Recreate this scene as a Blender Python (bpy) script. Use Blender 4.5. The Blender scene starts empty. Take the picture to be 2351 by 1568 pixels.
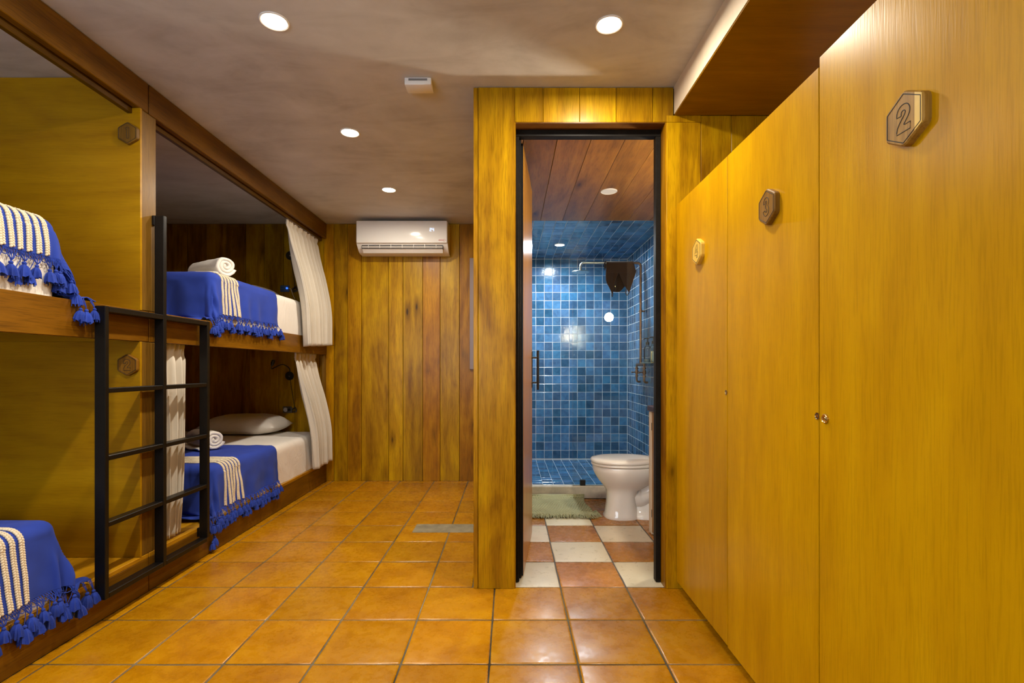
import bpy, bmesh, math, random
from mathutils import Vector, Matrix, noise as mnoise
SC = bpy.context.scene
COL = SC.collection
PI = math.pi
random.seed(7)

# ------------------------------------------------------------------ camera
cam_d = bpy.data.cameras.new('camera'); cam = bpy.data.objects.new('camera', cam_d); COL.objects.link(cam)
cam.location = (0, 0, 1.119); cam.rotation_euler = (PI/2, 0, 0)
cam_d.sensor_width = 36.0; cam_d.lens = 17.747; cam_d.shift_x = 0.0019; cam_d.shift_y = 0.0255
cam_d.clip_start = 0.03
SC.camera = cam

# ------------------------------------------------------------------ world, exposure
w = bpy.data.worlds.new('world'); SC.world = w; w.use_nodes = True
w.node_tree.nodes['Background'].inputs[0].default_value = (0.80, 0.90, 1.0, 1)   # overcast daylight, let in by the assumed window behind the camera
w.node_tree.nodes['Background'].inputs[1].default_value = 8.6
vs = SC.view_settings
vs.view_transform = 'Standard'; vs.look = 'None'; vs.gamma = 1.0; vs.use_curve_mapping = False
vs.exposure = 0.0
SC.cycles.max_bounces = 9; SC.cycles.diffuse_bounces = 5; SC.cycles.glossy_bounces = 4
SC.cycles.transparent_max_bounces = 12
SC.cycles.caustics_reflective = False; SC.cycles.caustics_refractive = False
SC.cycles.sample_clamp_indirect = 4.0

WARM = (1.0, 0.90, 0.755)
COOL = (0.80, 0.92, 1.0)
ROOM_W, SHOWER_W = 20.5, 36.0
CEIL = 2.54
def lamp(name, loc, power, color, size, kind='AREA'):
    d = bpy.data.lights.new(name, kind); o = bpy.data.objects.new(name, d); COL.objects.link(o)
    o.location = loc; d.energy = power; d.color = color
    if kind == 'AREA': d.shape = 'DISK'; d.size = size; d.spread = math.radians(174)
    else: d.shadow_soft_size = size
    return o
LIGHTS_LEFT = [(-0.967, y) for y in (2.07, 3.05, 4.03)]
LIGHTS_RIGHT = [(0.41, 2.09)]
LIGHTS_ASSUMED = [(-0.967, 1.09)]  # unseen lamp, assumed to continue the visible row
for (x, y) in LIGHTS_LEFT + LIGHTS_RIGHT + LIGHTS_ASSUMED:
    lamp('downlight_beam', (x, y, CEIL-0.012), ROOM_W, WARM, 0.09)
ASSUMED_WINDOW = (-2.7, -0.3, 0.85, 2.15)  # unseen window, assumed and added for neutral fill light on the ceiling
po = lamp('assumed_window_portal', ((ASSUMED_WINDOW[0]+ASSUMED_WINDOW[1])/2, -1.66, (ASSUMED_WINDOW[2]+ASSUMED_WINDOW[3])/2), 1.0, (1, 1, 1), 1.0)  # samples the sky through the added window
po.data.spread = PI; po.data.shape = 'RECTANGLE'; po.data.size = ASSUMED_WINDOW[1]-ASSUMED_WINDOW[0]; po.data.size_y = ASSUMED_WINDOW[3]-ASSUMED_WINDOW[2]; po.rotation_euler = (PI/2, 0, PI); po.data.cycles.is_portal = True
po.rotation_euler = (-PI/2, 0, 0)
lamp('shower_beam', (0.517, 5.257, 2.398-0.012), SHOWER_W, COOL, 0.09)

# ------------------------------------------------------------------ mesh helpers
class MB:
    def __init__(s): s.v = []; s.f = []
    def add(s, vs_, fs):
        o = len(s.v); s.v += [tuple(p) for p in vs_]; s.f += [tuple(i+o for i in f) for f in fs]
        return s
    def box(s, x0, x1, y0, y1, z0, z1, b=0.0):
        if b <= 0:
            vs_ = [(x, y, z) for z in (z0, z1) for y in (y0, y1) for x in (x0, x1)]
            return s.add(vs_, [(0,2,3,1),(4,5,7,6),(0,1,5,4),(2,6,7,3),(0,4,6,2),(1,3,7,5)])
        bm = bmesh.new()
        bmesh.ops.create_cube(bm, size=1.0, matrix=Matrix.Translation(((x0+x1)/2,(y0+y1)/2,(z0+z1)/2)) @ Matrix.Diagonal((x1-x0, y1-y0, z1-z0, 1)))
        b = min(b, 0.45*min(x1-x0, y1-y0, z1-z0))
        bmesh.ops.bevel(bm, geom=bm.edges[:], offset=b, segments=1, affect='EDGES')
        bm.verts.index_update()
        s.add([v.co[:] for v in bm.verts], [[v.index for v in f.verts] for f in bm.faces]); bm.free()
        return s
    def rbox(s, x0, x1, y0, y1, z0, z1, r, seg=4, sub=0):
        bm = bmesh.new()
        bmesh.ops.create_cube(bm, size=1.0, matrix=Matrix.Translation(((x0+x1)/2,(y0+y1)/2,(z0+z1)/2)) @ Matrix.Diagonal((x1-x0, y1-y0, z1-z0, 1)))
        bmesh.ops.bevel(bm, geom=bm.edges[:], offset=r, segments=seg, affect='EDGES', profile=0.5)
        if sub: bmesh.ops.subdivide_edges(bm, edges=[e for e in bm.edges if e.calc_length() > 0.15], cuts=sub, use_grid_fill=True)
        bm.verts.index_update()
        s.add([v.co[:] for v in bm.verts], [[v.index for v in f.verts] for f in bm.faces]); bm.free()
        return s
    def loft(s, rings, cap0=True, cap1=True, closed=True):
        n = len(rings[0]); o = len(s.v)
        for r in rings: s.v += [tuple(p) for p in r]
        for i in range(len(rings)-1):
            for j in range(n if closed else n-1):
                a = o+i*n+j; b_ = o+i*n+(j+1) % n
                s.f.append((a, b_, b_+n, a+n))
        if cap0: s.f.append(tuple(o+j for j in range(n-1, -1, -1)))
        if cap1: s.f.append(tuple(o+(len(rings)-1)*n+j for j in range(n)))
        return s
    def tube(s, pts, r, n=8, caps=True):
        pts = [Vector(p) for p in pts]
        rr = r if isinstance(r, (list, tuple)) else [r]*len(pts)
        rings = []; ref = None
        for i, p in enumerate(pts):
            t = (pts[min(i+1, len(pts)-1)]-pts[max(i-1, 0)])
            t = t.normalized() if t.length > 1e-9 else Vector((0, 0, 1))
            if ref is None:
                ref = Vector((0, 0, 1)) if abs(t.z) < 0.9 else Vector((1, 0, 0))
            u = ref-t*ref.dot(t)
            if u.length < 1e-6: u = t.orthogonal()
            u.normalize(); ref = u; v = t.cross(u)
            rings.append([p+(u*math.cos(2*PI*k/n)+v*math.sin(2*PI*k/n))*rr[i] for k in range(n)])
        return s.loft(rings, caps, caps)
    def lathe(s, prof, c=(0,0,0), axis='Z', n=24):
        rings = []
        for (r, h) in prof:
            ring = []
            for k in range(n):
                a = 2*PI*k/n; p, q = r*math.cos(a), r*math.sin(a)
                if axis == 'Z': ring.append((c[0]+p, c[1]+q, c[2]+h))
                elif axis == 'Y': ring.append((c[0]+q, c[1]+h, c[2]+p))
                else: ring.append((c[0]+h, c[1]+p, c[2]+q))
            rings.append(ring)
        return s.loft(rings)
    def ell(s, c, r, nu=6, nv=4, M=None):
        o = len(s.v)
        def T(p):
            p = Vector(p)
            if M is not None: p = M @ p
            return (p.x+c[0], p.y+c[1], p.z+c[2])
        s.v.append(T((0, 0, -r[2])))
        for i in range(1, nv):
            th = -PI/2+PI*i/nv
            for j in range(nu):
                a = 2*PI*j/nu
                s.v.append(T((r[0]*math.cos(th)*math.cos(a), r[1]*math.cos(th)*math.sin(a), r[2]*math.sin(th))))
        s.v.append(T((0, 0, r[2]))); top = len(s.v)-1
        for j in range(nu):
            s.f.append((o, o+1+(j+1) % nu, o+1+j))
            b_ = o+1+(nv-2)*nu
            s.f.append((b_+j, b_+(j+1) % nu, top))
        for i in range(nv-2):
            for j in range(nu):
                a = o+1+i*nu+j; b_ = o+1+i*nu+(j+1) % nu
                s.f.append((a, b_, b_+nu, a+nu))
        return s
    def grid(s, nu, nv, fn):
        o = len(s.v)
        for i in range(nu+1):
            for j in range(nv+1): s.v.append(tuple(fn(i/nu, j/nv)))
        for i in range(nu):
            for j in range(nv):
                a = o+i*(nv+1)+j
                s.f.append((a, a+nv+1, a+nv+2, a+1))
        return s
    def prism(s, poly, fn, d0, d1, ch=0.0):
        """polygon (u, v) swept from depth d0 to d1 (front), optional chamfer at the front"""
        n = len(poly); cx = sum(p[0] for p in poly)/n; cy = sum(p[1] for p in poly)/n
        rings = [[fn(u, v, d0) for u, v in poly]]
        if ch > 0:
            k = 1-ch/max(abs(p[0]-cx)+1e-9 for p in poly)
            rings.append([fn(u, v, d1-ch if d1 > d0 else d1+ch) for u, v in poly])
            rings.append([fn(cx+(u-cx)*k, cy+(v-cy)*k, d1) for u, v in poly])
        else: rings.append([fn(u, v, d1) for u, v in poly])
        return s.loft(rings)
    def mesh(s, name, mat, origin=(0,0,0), smooth=None, fix=True):
        me = bpy.data.meshes.new(name)
        ox, oy, oz = origin
        me.from_pydata([(x-ox, y-oy, z-oz) for x, y, z in s.v], [], s.f)
        if fix:
            bm = bmesh.new(); bm.from_mesh(me); bmesh.ops.recalc_face_normals(bm, faces=bm.faces[:]); bm.to_mesh(me); bm.free()
        if mat: me.materials.append(mat)
        if smooth:
            me.shade_smooth()
            if smooth < 179: me.set_sharp_from_angle(angle=math.radians(smooth))
        me.update()
        return me
WL = {}   # world locations of roots
def put(name, me, parent=None, loc=(0,0,0), tint=None, kind=None, label=None):
    o = bpy.data.objects.new(name, me); COL.objects.link(o)
    if parent is not None:
        o.parent = parent
        pl = WL.get(parent.name, (0,0,0))
        o.location = (loc[0]-pl[0], loc[1]-pl[1], loc[2]-pl[2])
    else: o.location = loc
    WL[o.name] = tuple(loc)
    if tint is not None: o.color = (*tint, 1) if len(tint) == 3 else tint
    if kind: o['kind'] = kind
    if label: o['label'] = label
    return o
def build(mb, name, mat, parent=None, smooth=None, tint=None, kind=None, label=None, origin=None):
    """mesh given in world coordinates; the object's origin goes to the middle of its base"""
    if origin is None:
        xs = [p[0] for p in mb.v]; ys = [p[1] for p in mb.v]; zs = [p[2] for p in mb.v]
        origin = ((min(xs)+max(xs))/2, (min(ys)+max(ys))/2, min(zs))
    return put(name, mb.mesh(name, mat, origin, smooth), parent, origin, tint, kind, label)
def local(mb, name, mat, parent, smooth=None, tint=None, label=None):
    """mesh given in the parent's own coordinates"""
    o = bpy.data.objects.new(name, mb.mesh(name, mat, (0,0,0), smooth)); COL.objects.link(o); o.parent = parent
    if tint is not None: o.color = (*tint, 1)
    if label: o['label'] = label
    return o
def tag(o, label, cat, group=None, kind=None):
    o['label'] = label; o['category'] = cat
    if group: o['group'] = group
    if kind: o['kind'] = kind
    return o
def thing(name, label, cat, loc=(0,0,0), group=None, kind=None, rz=0.0):
    o = bpy.data.objects.new(name, None); COL.objects.link(o); o.location = loc; o.rotation_euler = (0,0,rz)
    o.empty_display_size = 0.05
    WL[o.name] = tuple(loc)
    return tag(o, label, cat, group, kind)
def copy_tree(o, parent=None):
    c = o.copy(); COL.objects.link(c)
    if parent is not None: c.parent = parent
    for ch in list(o.children): copy_tree(ch, c)
    return c

# ------------------------------------------------------------------ materials
def new_mat(name):
    m = bpy.data.materials.new(name); m.use_nodes = True
    nt = m.node_tree; b = nt.nodes['Principled BSDF']
    return m, nt, b
def N(nt, typ, **kw):
    n = nt.nodes.new(typ)
    for k, v in kw.items():
        if k.startswith('i_'):
            key = k[2:]
            key = int(key) if key.isdigit() else key.replace('_', ' ')
            n.inputs[key].default_value = v
        else: setattr(n, k, v)
    return n
def L(nt, a, b): nt.links.new(a, b)
def ramp(nt, stops):
    r = nt.nodes.new('ShaderNodeValToRGB'); e = r.color_ramp.elements
    while len(e) < len(stops): e.new(0.5)
    for i, (p, c) in enumerate(stops):
        e[i].position = p; e[i].color = (*c, 1)
    return r
def mathn(nt, op, a, b=None):
    n = nt.nodes.new('ShaderNodeMath'); n.operation = op
    for i, x in enumerate((a, b)):
        if x is None: continue
        if isinstance(x, (int, float)): n.inputs[i].default_value = x
        else: L(nt, x, n.inputs[i])
    return n.outputs[0]
def mixc(nt, fac, a, b, blend='MIX'):
    n = nt.nodes.new('ShaderNodeMix'); n.data_type = 'RGBA'; n.blend_type = blend
    for sock, x in ((n.inputs[0], fac), (n.inputs[6], a), (n.inputs[7], b)):
        if isinstance(x, (int, float)): sock.default_value = x
        elif isinstance(x, tuple): sock.default_value = (*x, 1)
        else: L(nt, x, sock)
    return n.outputs[2]
def coords(nt, rnd=True, scale=(1,1,1), kind='Object'):
    tc = N(nt, 'ShaderNodeTexCoord'); out = tc.outputs[kind]
    if rnd:
        oi = N(nt, 'ShaderNodeObjectInfo')
        v = N(nt, 'ShaderNodeVectorMath', operation='SCALE'); v.inputs[0].default_value = (31.0, 17.0, 23.0)
        L(nt, oi.outputs['Random'], v.inputs['Scale'])
        a = N(nt, 'ShaderNodeVectorMath', operation='ADD'); L(nt, out, a.inputs[0]); L(nt, v.outputs[0], a.inputs[1]); out = a.outputs[0]
    return out
def scaled(nt, vec, sc):
    m = N(nt, 'ShaderNodeVectorMath', operation='MULTIPLY'); L(nt, vec, m.inputs[0]); m.inputs[1].default_value = sc
    return m.outputs[0]
def noise_(nt, vec, scale, detail=4, rough=0.55, dist=0.0):
    n = N(nt, 'ShaderNodeTexNoise'); L(nt, vec, n.inputs['Vector'])
    n.inputs['Scale'].default_value = scale; n.inputs['Detail'].default_value = detail
    n.inputs['Roughness'].default_value = rough; n.inputs['Distortion'].default_value = dist
    return n.outputs[0]
def bump(nt, b, h, strength, dist=0.002):
    n = N(nt, 'ShaderNodeBump'); n.inputs['Strength'].default_value = strength; n.inputs['Distance'].default_value = dist
    L(nt, h, n.inputs['Height']); L(nt, n.outputs[0], b.inputs['Normal'])
def tinted(nt, col):
    oi = N(nt, 'ShaderNodeObjectInfo')
    return mixc(nt, 1.0, col, oi.outputs['Color'], 'MULTIPLY')

def wood(name, dark, mid, light, axis='Z', rough=0.32, knots=0.0, contrast=1.0, cross=11.0, coat=0.25, pores=0.12, rings=0.25, spec=0.20, streak=0.28):
    m, nt, b = new_mat(name)
    v = coords(nt)
    def st(lng, crs): return {'X': (lng, crs, crs), 'Y': (crs, lng, crs), 'Z': (crs, crs, lng)}[axis]
    n1 = noise_(nt, scaled(nt, v, st(0.8, cross)), 1.0, 4, 0.5, 0.35)
    n2 = noise_(nt, scaled(nt, v, st(11.0, 210)), 1.0, 2, 0.6)
    n3 = noise_(nt, scaled(nt, v, st(1.3, 3.4)), 1.2, 4, 0.55, 1.2)
    n4 = noise_(nt, scaled(nt, v, st(1.7, cross*3.6)), 1.0, 3, 0.5, 0.2)
    # cathedral rings: a slowly varying field turned into bands
    fld = noise_(nt, scaled(nt, v, st(0.5, 3.6)), 1.0, 1.0, 0.4, 0.25)
    bands = mathn(nt, 'SINE', mathn(nt, 'MULTIPLY', fld, 62.0))
    def dev(x, k): return mathn(nt, 'MULTIPLY', mathn(nt, 'SUBTRACT', x, 0.5), k*contrast)
    f = mathn(nt, 'ADD', mathn(nt, 'ADD', dev(n1, 0.62), dev(n4, streak)), mathn(nt, 'ADD', dev(n3, 0.72), mathn(nt, 'MULTIPLY', bands, 0.045*rings/0.25)))
    f = mathn(nt, 'ADD', f, 0.5)
    r = ramp(nt, [(0.22, dark), (0.5, mid), (0.78, light)]); L(nt, f, r.inputs[0])
    col = r.outputs[0]
    pm = ramp(nt, [(0.36, (1-pores*2.2,)*3), (0.52, (1, 1, 1))]); L(nt, n2, pm.inputs[0])
    col = mixc(nt, 1.0, col, pm.outputs[0], 'MULTIPLY')
    if knots > 0:
        vo = N(nt, 'ShaderNodeTexVoronoi'); L(nt, scaled(nt, v, st(2.0, 6.5)), vo.inputs['Vector']); vo.inputs['Scale'].default_value = 1.0
        kd = mathn(nt, 'ADD', vo.outputs['Distance'], mathn(nt, 'MULTIPLY', n1, 0.10))
        kr = ramp(nt, [(0.095, (0.16, 0.14, 0.12)), (0.14, (0.55, 0.5, 0.45)), (0.34, (1, 1, 1))]); L(nt, kd, kr.inputs[0])
        sep = N(nt, 'ShaderNodeSeparateColor'); L(nt, vo.outputs['Color'], sep.inputs[0])
        on = mathn(nt, 'LESS_THAN', sep.outputs[0], knots)
        col = mixc(nt, on, col, mixc(nt, 1.0, col, kr.outputs[0], 'MULTIPLY'))
    col = tinted(nt, col)
    L(nt, col, b.inputs['Base Color'])
    b.inputs['Roughness'].default_value = rough
    b.inputs['Specular IOR Level'].default_value = spec
    b.inputs['Coat Weight'].default_value = coat*0.5; b.inputs['Coat Roughness'].default_value = 0.25
    bump(nt, b, mathn(nt, 'ADD', n2, mathn(nt, 'MULTIPLY', n1, 0.6)), 0.16, 0.0015)
    return m
def plain(name, col, rough=0.5, metal=0.0, spec=0.5, coat=0.0, bumpsc=None, bumpst=0.1, tint=False, mott=0.0, mottsc=4.0, sheen=0.0):
    m, nt, b = new_mat(name)
    c = None; v = None
    if mott > 0:
        v = coords(nt)
        n = noise_(nt, v, mottsc, 5, 0.6, 0.4)
        r = ramp(nt, [(0.3, tuple(x*(1-mott) for x in col)), (0.7, tuple(min(1, x*(1+mott)) for x in col))]); L(nt, n, r.inputs[0]); c = r.outputs[0]
    if tint:
        if c is None:
            rgb = N(nt, 'ShaderNodeRGB'); rgb.outputs[0].default_value = (*col, 1); c = rgb.outputs[0]
        c = tinted(nt, c)
    if c is not None: L(nt, c, b.inputs['Base Color'])
    else: b.inputs['Base Color'].default_value = (*col, 1)
    b.inputs['Roughness'].default_value = rough; b.inputs['Metallic'].default_value = metal
    b.inputs['Specular IOR Level'].default_value = spec; b.inputs['Coat Weight'].default_value = coat
    b.inputs['Coat Roughness'].default_value = 0.08
    if sheen: b.inputs['Sheen Weight'].default_value = sheen
    if bumpsc:
        v = v or coords(nt)
        bump(nt, b, noise_(nt, v, bumpsc, 4, 0.6), bumpst, 0.003)
    return m
def emit(name, col, strength):
    m = bpy.data.materials.new(name); m.use_nodes = True; nt = m.node_tree
    nt.nodes.remove(nt.nodes['Principled BSDF'])
    e = N(nt, 'ShaderNodeEmission'); e.inputs[0].default_value = (*col, 1); e.inputs[1].default_value = strength
    L(nt, e.outputs[0], nt.nodes['Material Output'].inputs[0]); return m
def glass(name, tint, ior=1.45, rough=0.0):
    m = bpy.data.materials.new(name); m.use_nodes = True; nt = m.node_tree
    nt.nodes.remove(nt.nodes['Principled BSDF'])
    t = N(nt, 'ShaderNodeBsdfTransparent'); t.inputs[0].default_value = (*tint, 1)
    g = N(nt, 'ShaderNodeBsdfGlossy'); g.inputs['Roughness'].default_value = rough
    fr = N(nt, 'ShaderNodeFresnel'); fr.inputs[0].default_value = ior
    mx = N(nt, 'ShaderNodeMixShader'); L(nt, fr.outputs[0], mx.inputs[0]); L(nt, t.outputs[0], mx.inputs[1]); L(nt, g.outputs[0], mx.inputs[2])
    L(nt, mx.outputs[0], nt.nodes['Material Output'].inputs[0]); return m
def plaster(name, a, b_, c, rough=0.55, sc=1.0):
    m, nt, b = new_mat(name)
    v = coords(nt, rnd=False)
    n1 = noise_(nt, v, 0.9*sc, 5, 0.55, 1.6); n2 = noise_(nt, scaled(nt, v, (1.0, 2.4, 1.0)), 2.6*sc, 6, 0.62, 1.0); n3 = noise_(nt, v, 22*sc, 4, 0.6)
    f = mathn(nt, 'ADD', mathn(nt, 'ADD', mathn(nt, 'MULTIPLY', n1, 0.55), mathn(nt, 'MULTIPLY', n2, 0.5)), mathn(nt, 'MULTIPLY', n3, 0.07))
    r = ramp(nt, [(0.38, a), (0.55, b_), (0.74, c)]); L(nt, f, r.inputs[0]); L(nt, r.outputs[0], b.inputs['Base Color'])
    b.inputs['Roughness'].default_value = rough
    bump(nt, b, f, 0.15, 0.01); return m
def glazed_floor(name, dark, mid, light, rough=0.27, spec_speck=True):
    m, nt, b = new_mat(name)
    v = coords(nt)
    n1 = noise_(nt, v, 6.0, 5, 0.6, 0.6); n2 = noise_(nt, v, 95, 3, 0.6); n3 = noise_(nt, v, 28, 4, 0.65)
    f = mathn(nt, 'ADD', mathn(nt, 'MULTIPLY', n1, 0.75), mathn(nt, 'MULTIPLY', n3, 0.25))
    r = ramp(nt, [(0.32, dark), (0.5, mid), (0.72, light)]); L(nt, f, r.inputs[0])
    col = r.outputs[0]
    if spec_speck:
        sp = ramp(nt, [(0.64, (0, 0, 0)), (0.72, (1, 1, 1))]); L(nt, n2, sp.inputs[0])
        col = mixc(nt, mathn(nt, 'MULTIPLY', sp.outputs[0], 0.22), col, tuple(min(1, x*1.5+0.05) for x in light))
    L(nt, tinted(nt, col), b.inputs['Base Color'])
    rr = ramp(nt, [(0.3, (rough*0.75,)*3), (0.7, (rough*1.35,)*3)]); L(nt, n3, rr.inputs[0]); L(nt, rr.outputs[0], b.inputs['Roughness'])
    b.inputs['Specular IOR Level'].default_value = 0.38
    bump(nt, b, mathn(nt, 'ADD', mathn(nt, 'MULTIPLY', n1, 0.6), mathn(nt, 'MULTIPLY', n2, 0.22)), 0.25, 0.003); return m
def zellige(name):
    m, nt, b = new_mat(name)
    v = coords(nt)
    n1 = noise_(nt, v, 14, 4, 0.6, 0.5); n2 = noise_(nt, v, 30, 3, 0.5)
    r = ramp(nt, [(0.25, (0.60, 0.62, 0.66)), (0.75, (1.25, 1.25, 1.2))]); L(nt, n1, r.inputs[0])
    L(nt, tinted(nt, r.outputs[0]), b.inputs['Base Color'])
    b.inputs['Roughness'].default_value = 0.13; b.inputs['Specular IOR Level'].default_value = 0.42
    bump(nt, b, mathn(nt, 'ADD', n1, mathn(nt, 'MULTIPLY', n2, 0.3)), 0.30, 0.004); return m
def fabric(name, col, rough=0.9, weave=900, st=0.25, mott=0.10, sheen=0.25, crease=0.0):
    m, nt, b = new_mat(name)
    v = coords(nt)
    n1 = noise_(nt, v, 9, 4, 0.6); n2 = noise_(nt, v, weave, 2, 0.5)
    f = mathn(nt, 'ADD', mathn(nt, 'MULTIPLY', n1, 0.6), mathn(nt, 'MULTIPLY', n2, 0.4))
    r = ramp(nt, [(0.3, tuple(x*(1-mott) for x in col)), (0.7, tuple(min(1, x*(1+mott)) for x in col))]); L(nt, f, r.inputs[0])
    L(nt, tinted(nt, r.outputs[0]), b.inputs['Base Color'])
    b.inputs['Roughness'].default_value = rough; b.inputs['Sheen Weight'].default_value = sheen; b.inputs['Specular IOR Level'].default_value = 0.2
    if crease:
        n3 = noise_(nt, scaled(nt, v, (3.0, 7.0, 4.0)), 1.6, 5, 0.6, 1.6)
        bump(nt, b, mathn(nt, 'ADD', n3, mathn(nt, 'MULTIPLY', n2, 0.03)), crease, 0.03)
    else: bump(nt, b, n2, st, 0.0015)
    return m

OR_D, OR_M, OR_L = (0.235, 0.075, 0.004), (0.44, 0.175, 0.006), (0.60, 0.285, 0.012)
M_PLANK = wood('honey_plank', (0.18, 0.072, 0.002), (0.37, 0.185, 0.002), (0.53, 0.305, 0.003), 'Z', knots=0.55, contrast=1.05, coat=0.06, rough=0.29, spec=0.16)
M_PLANK_Y = wood('honey_plank_along', (0.16, 0.055, 0.006), (0.30, 0.115, 0.012), (0.42, 0.19, 0.03), 'Y', knots=0.25)
M_LOCKER = wood('locker_veneer', (0.36, 0.165, 0.001), (0.49, 0.250, 0.001), (0.60, 0.335, 0.002), 'Z', rough=0.30, contrast=0.66, cross=9, coat=0.0, pores=0.055, rings=0.14, spec=0.11)
M_PANEL = wood('bunk_plywood', (0.24, 0.108, 0.001), (0.34, 0.170, 0.001), (0.43, 0.230, 0.003), 'X', rough=0.35, contrast=0.7, cross=9, coat=0.3, pores=0.05, rings=0.3)
M_BEAM_Y = wood('stained_beam_along', (0.085, 0.034, 0.002), (0.155, 0.066, 0.003), (0.24, 0.112, 0.006), 'Y', rough=0.33, contrast=0.9, coat=0.3)
M_POST = wood('post_timber', (0.12, 0.058, 0.006), (0.165, 0.083, 0.010), (0.21, 0.112, 0.016), 'Z', rough=0.4, contrast=0.6, coat=0.15)
M_DECK = wood('platform_timber', (0.30, 0.13, 0.004), (0.44, 0.21, 0.006), (0.52, 0.27, 0.01), 'Y', rough=0.38, contrast=0.8)
M_PLAQUE = wood('plaque_wood', (0.16, 0.080, 0.012), (0.25, 0.135, 0.022), (0.33, 0.19, 0.035), 'Z', rough=0.45, contrast=0.8, cross=40, coat=0.05)
M_BATHCEIL = wood('bath_ceiling_board', (0.13, 0.052, 0.006), (0.23, 0.096, 0.011), (0.32, 0.145, 0.018), 'Y', rough=0.4, knots=0.3, contrast=1.0)
M_DARKTOP = wood('dark_counter', (0.03, 0.012, 0.006), (0.06, 0.022, 0.01), (0.09, 0.035, 0.015), 'Y', rough=0.3)
M_CEIL = plaster('polished_ceiling_plaster', (0.41, 0.385, 0.36), (0.56, 0.54, 0.515), (0.67, 0.65, 0.63), sc=0.8)
M_CREAM = plaster('cream_plaster', (0.58, 0.47, 0.33), (0.64, 0.53, 0.39), (0.70, 0.59, 0.45), sc=1.6)
M_GROUT = plain('floor_grout', (0.115, 0.10, 0.07), 0.9, mott=0.85, mottsc=2.2, spec=0.1)
M_GROUT_DARK = plain('dark_grout', (0.07, 0.065, 0.06), 0.8, mott=0.4, mottsc=9.0)
M_GROUT_BLUE = plain('shower_grout', (0.54, 0.57, 0.59), 0.7)
M_TILE = glazed_floor('orange_floor_tile', (0.315, 0.122, 0.001), (0.40, 0.170, 0.001), (0.485, 0.228, 0.003))
M_TERRA = glazed_floor('terracotta_tile', (0.30, 0.115, 0.014), (0.38, 0.155, 0.018), (0.45, 0.20, 0.03), rough=0.26)
M_CREAMTILE = glazed_floor('cream_tile', (0.56, 0.475, 0.33), (0.64, 0.555, 0.40), (0.69, 0.605, 0.45), rough=0.32, spec_speck=False)
M_ZEL = zellige('blue_glazed_tile')
M_CEMENT = plain('bare_cement', (0.22, 0.19, 0.12), 0.75, mott=0.35, mottsc=14, bumpsc=40, bumpst=0.3)
M_CURB = plain('curb_cement', (0.50, 0.45, 0.36), 0.6, mott=0.25, mottsc=10, bumpsc=50, bumpst=0.2)
M_BLACK = plain('black_painted_steel', (0.0045, 0.0038, 0.0032), 0.36, spec=0.3, mott=0.3, mottsc=30, bumpsc=120, bumpst=0.05)
M_FRAME = plain('dark_steel_frame', (0.010, 0.008, 0.006), 0.5, spec=0.12, mott=0.3, mottsc=25)
M_BLACKPLASTIC = plain('black_plastic', (0.010, 0.010, 0.010), 0.35)
M_WHITEPLASTIC = plain('white_plastic', (0.80, 0.77, 0.72), 0.13, spec=0.4)
M_SLOT = plain('shadowed_slot', (0.035, 0.033, 0.030), 0.6)
M_SHADEPLASTIC = plain('grey_plastic', (0.24, 0.23, 0.22), 0.4)
M_PORCELAIN = plain('white_porcelain', (0.88, 0.84, 0.77), 0.08, coat=0.5)
M_BLUE = fabric('blue_cotton', (0.020, 0.048, 0.33), sheen=0.05)
M_BLUEYARN = fabric('blue_yarn', (0.019, 0.046, 0.31), weave=400, mott=0.25, st=0.4, sheen=0.05)
M_CREAMYARN = fabric('cream_yarn', (0.66, 0.57, 0.41), weave=300, mott=0.15, st=0.4)
M_SHEET = fabric('white_sheet', (0.74, 0.70, 0.64), weave=1200, st=0.08, mott=0.03, crease=0.28)
M_TERRY = fabric('white_terry', (0.80, 0.77, 0.72), weave=260, st=0.9, mott=0.05)
M_CURTAIN = fabric('cream_curtain_cloth', (0.62, 0.57, 0.48), weave=700, st=0.15, mott=0.05)
M_BROWN = fabric('brown_cloth', (0.060, 0.026, 0.012), weave=900, st=0.15)
M_MAT = fabric('sage_cotton', (0.36, 0.36, 0.20), weave=200, st=0.6, mott=0.2)
M_BRASS = plain('brass', (0.72, 0.52, 0.22), 0.22, metal=1.0)
M_COPPER = plain('aged_copper', (0.26, 0.14, 0.085), 0.38, metal=1.0, mott=0.3, mottsc=20)
M_NICKEL = plain('brushed_nickel', (0.62, 0.58, 0.52), 0.28, metal=1.0)
M_GROOVE = plain('burnt_groove', (0.012, 0.007, 0.004), 0.7)
M_YELLOWWOOD = plain('pale_sapwood', (0.66, 0.42, 0.06), 0.45, mott=0.12, mottsc=12)
M_GLASS = glass('clear_glass', (0.93, 0.96, 0.95))
M_BOTTLE = glass('bottle_glass', (0.90, 0.95, 0.95), rough=0.02)
M_SOAP = plain('pale_soap', (0.62, 0.70, 0.72), 0.3)
M_MIRROR = plain('mauve_flat_mirror', (0.20, 0.14, 0.125), 0.35)  # mirror whose reflection is put into a flat mauve-grey colour
M_RED = plain('red_print', (0.45, 0.02, 0.02), 0.4)
M_GLOW = emit('downlight_glow', (1.0, 0.86, 0.64), 18.0)
M_GLOWCOOL = emit('shower_glow', (0.88, 0.95, 1.0), 18.0)
M_LED = emit('display_blue', (0.45, 0.62, 1.0), 3.0)
M_LEDB = emit('led_blue', (0.03, 0.12, 1.0), 2.5)
M_BULB = emit('globe_glow', (1.0, 0.87, 0.68), 450.0)

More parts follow.
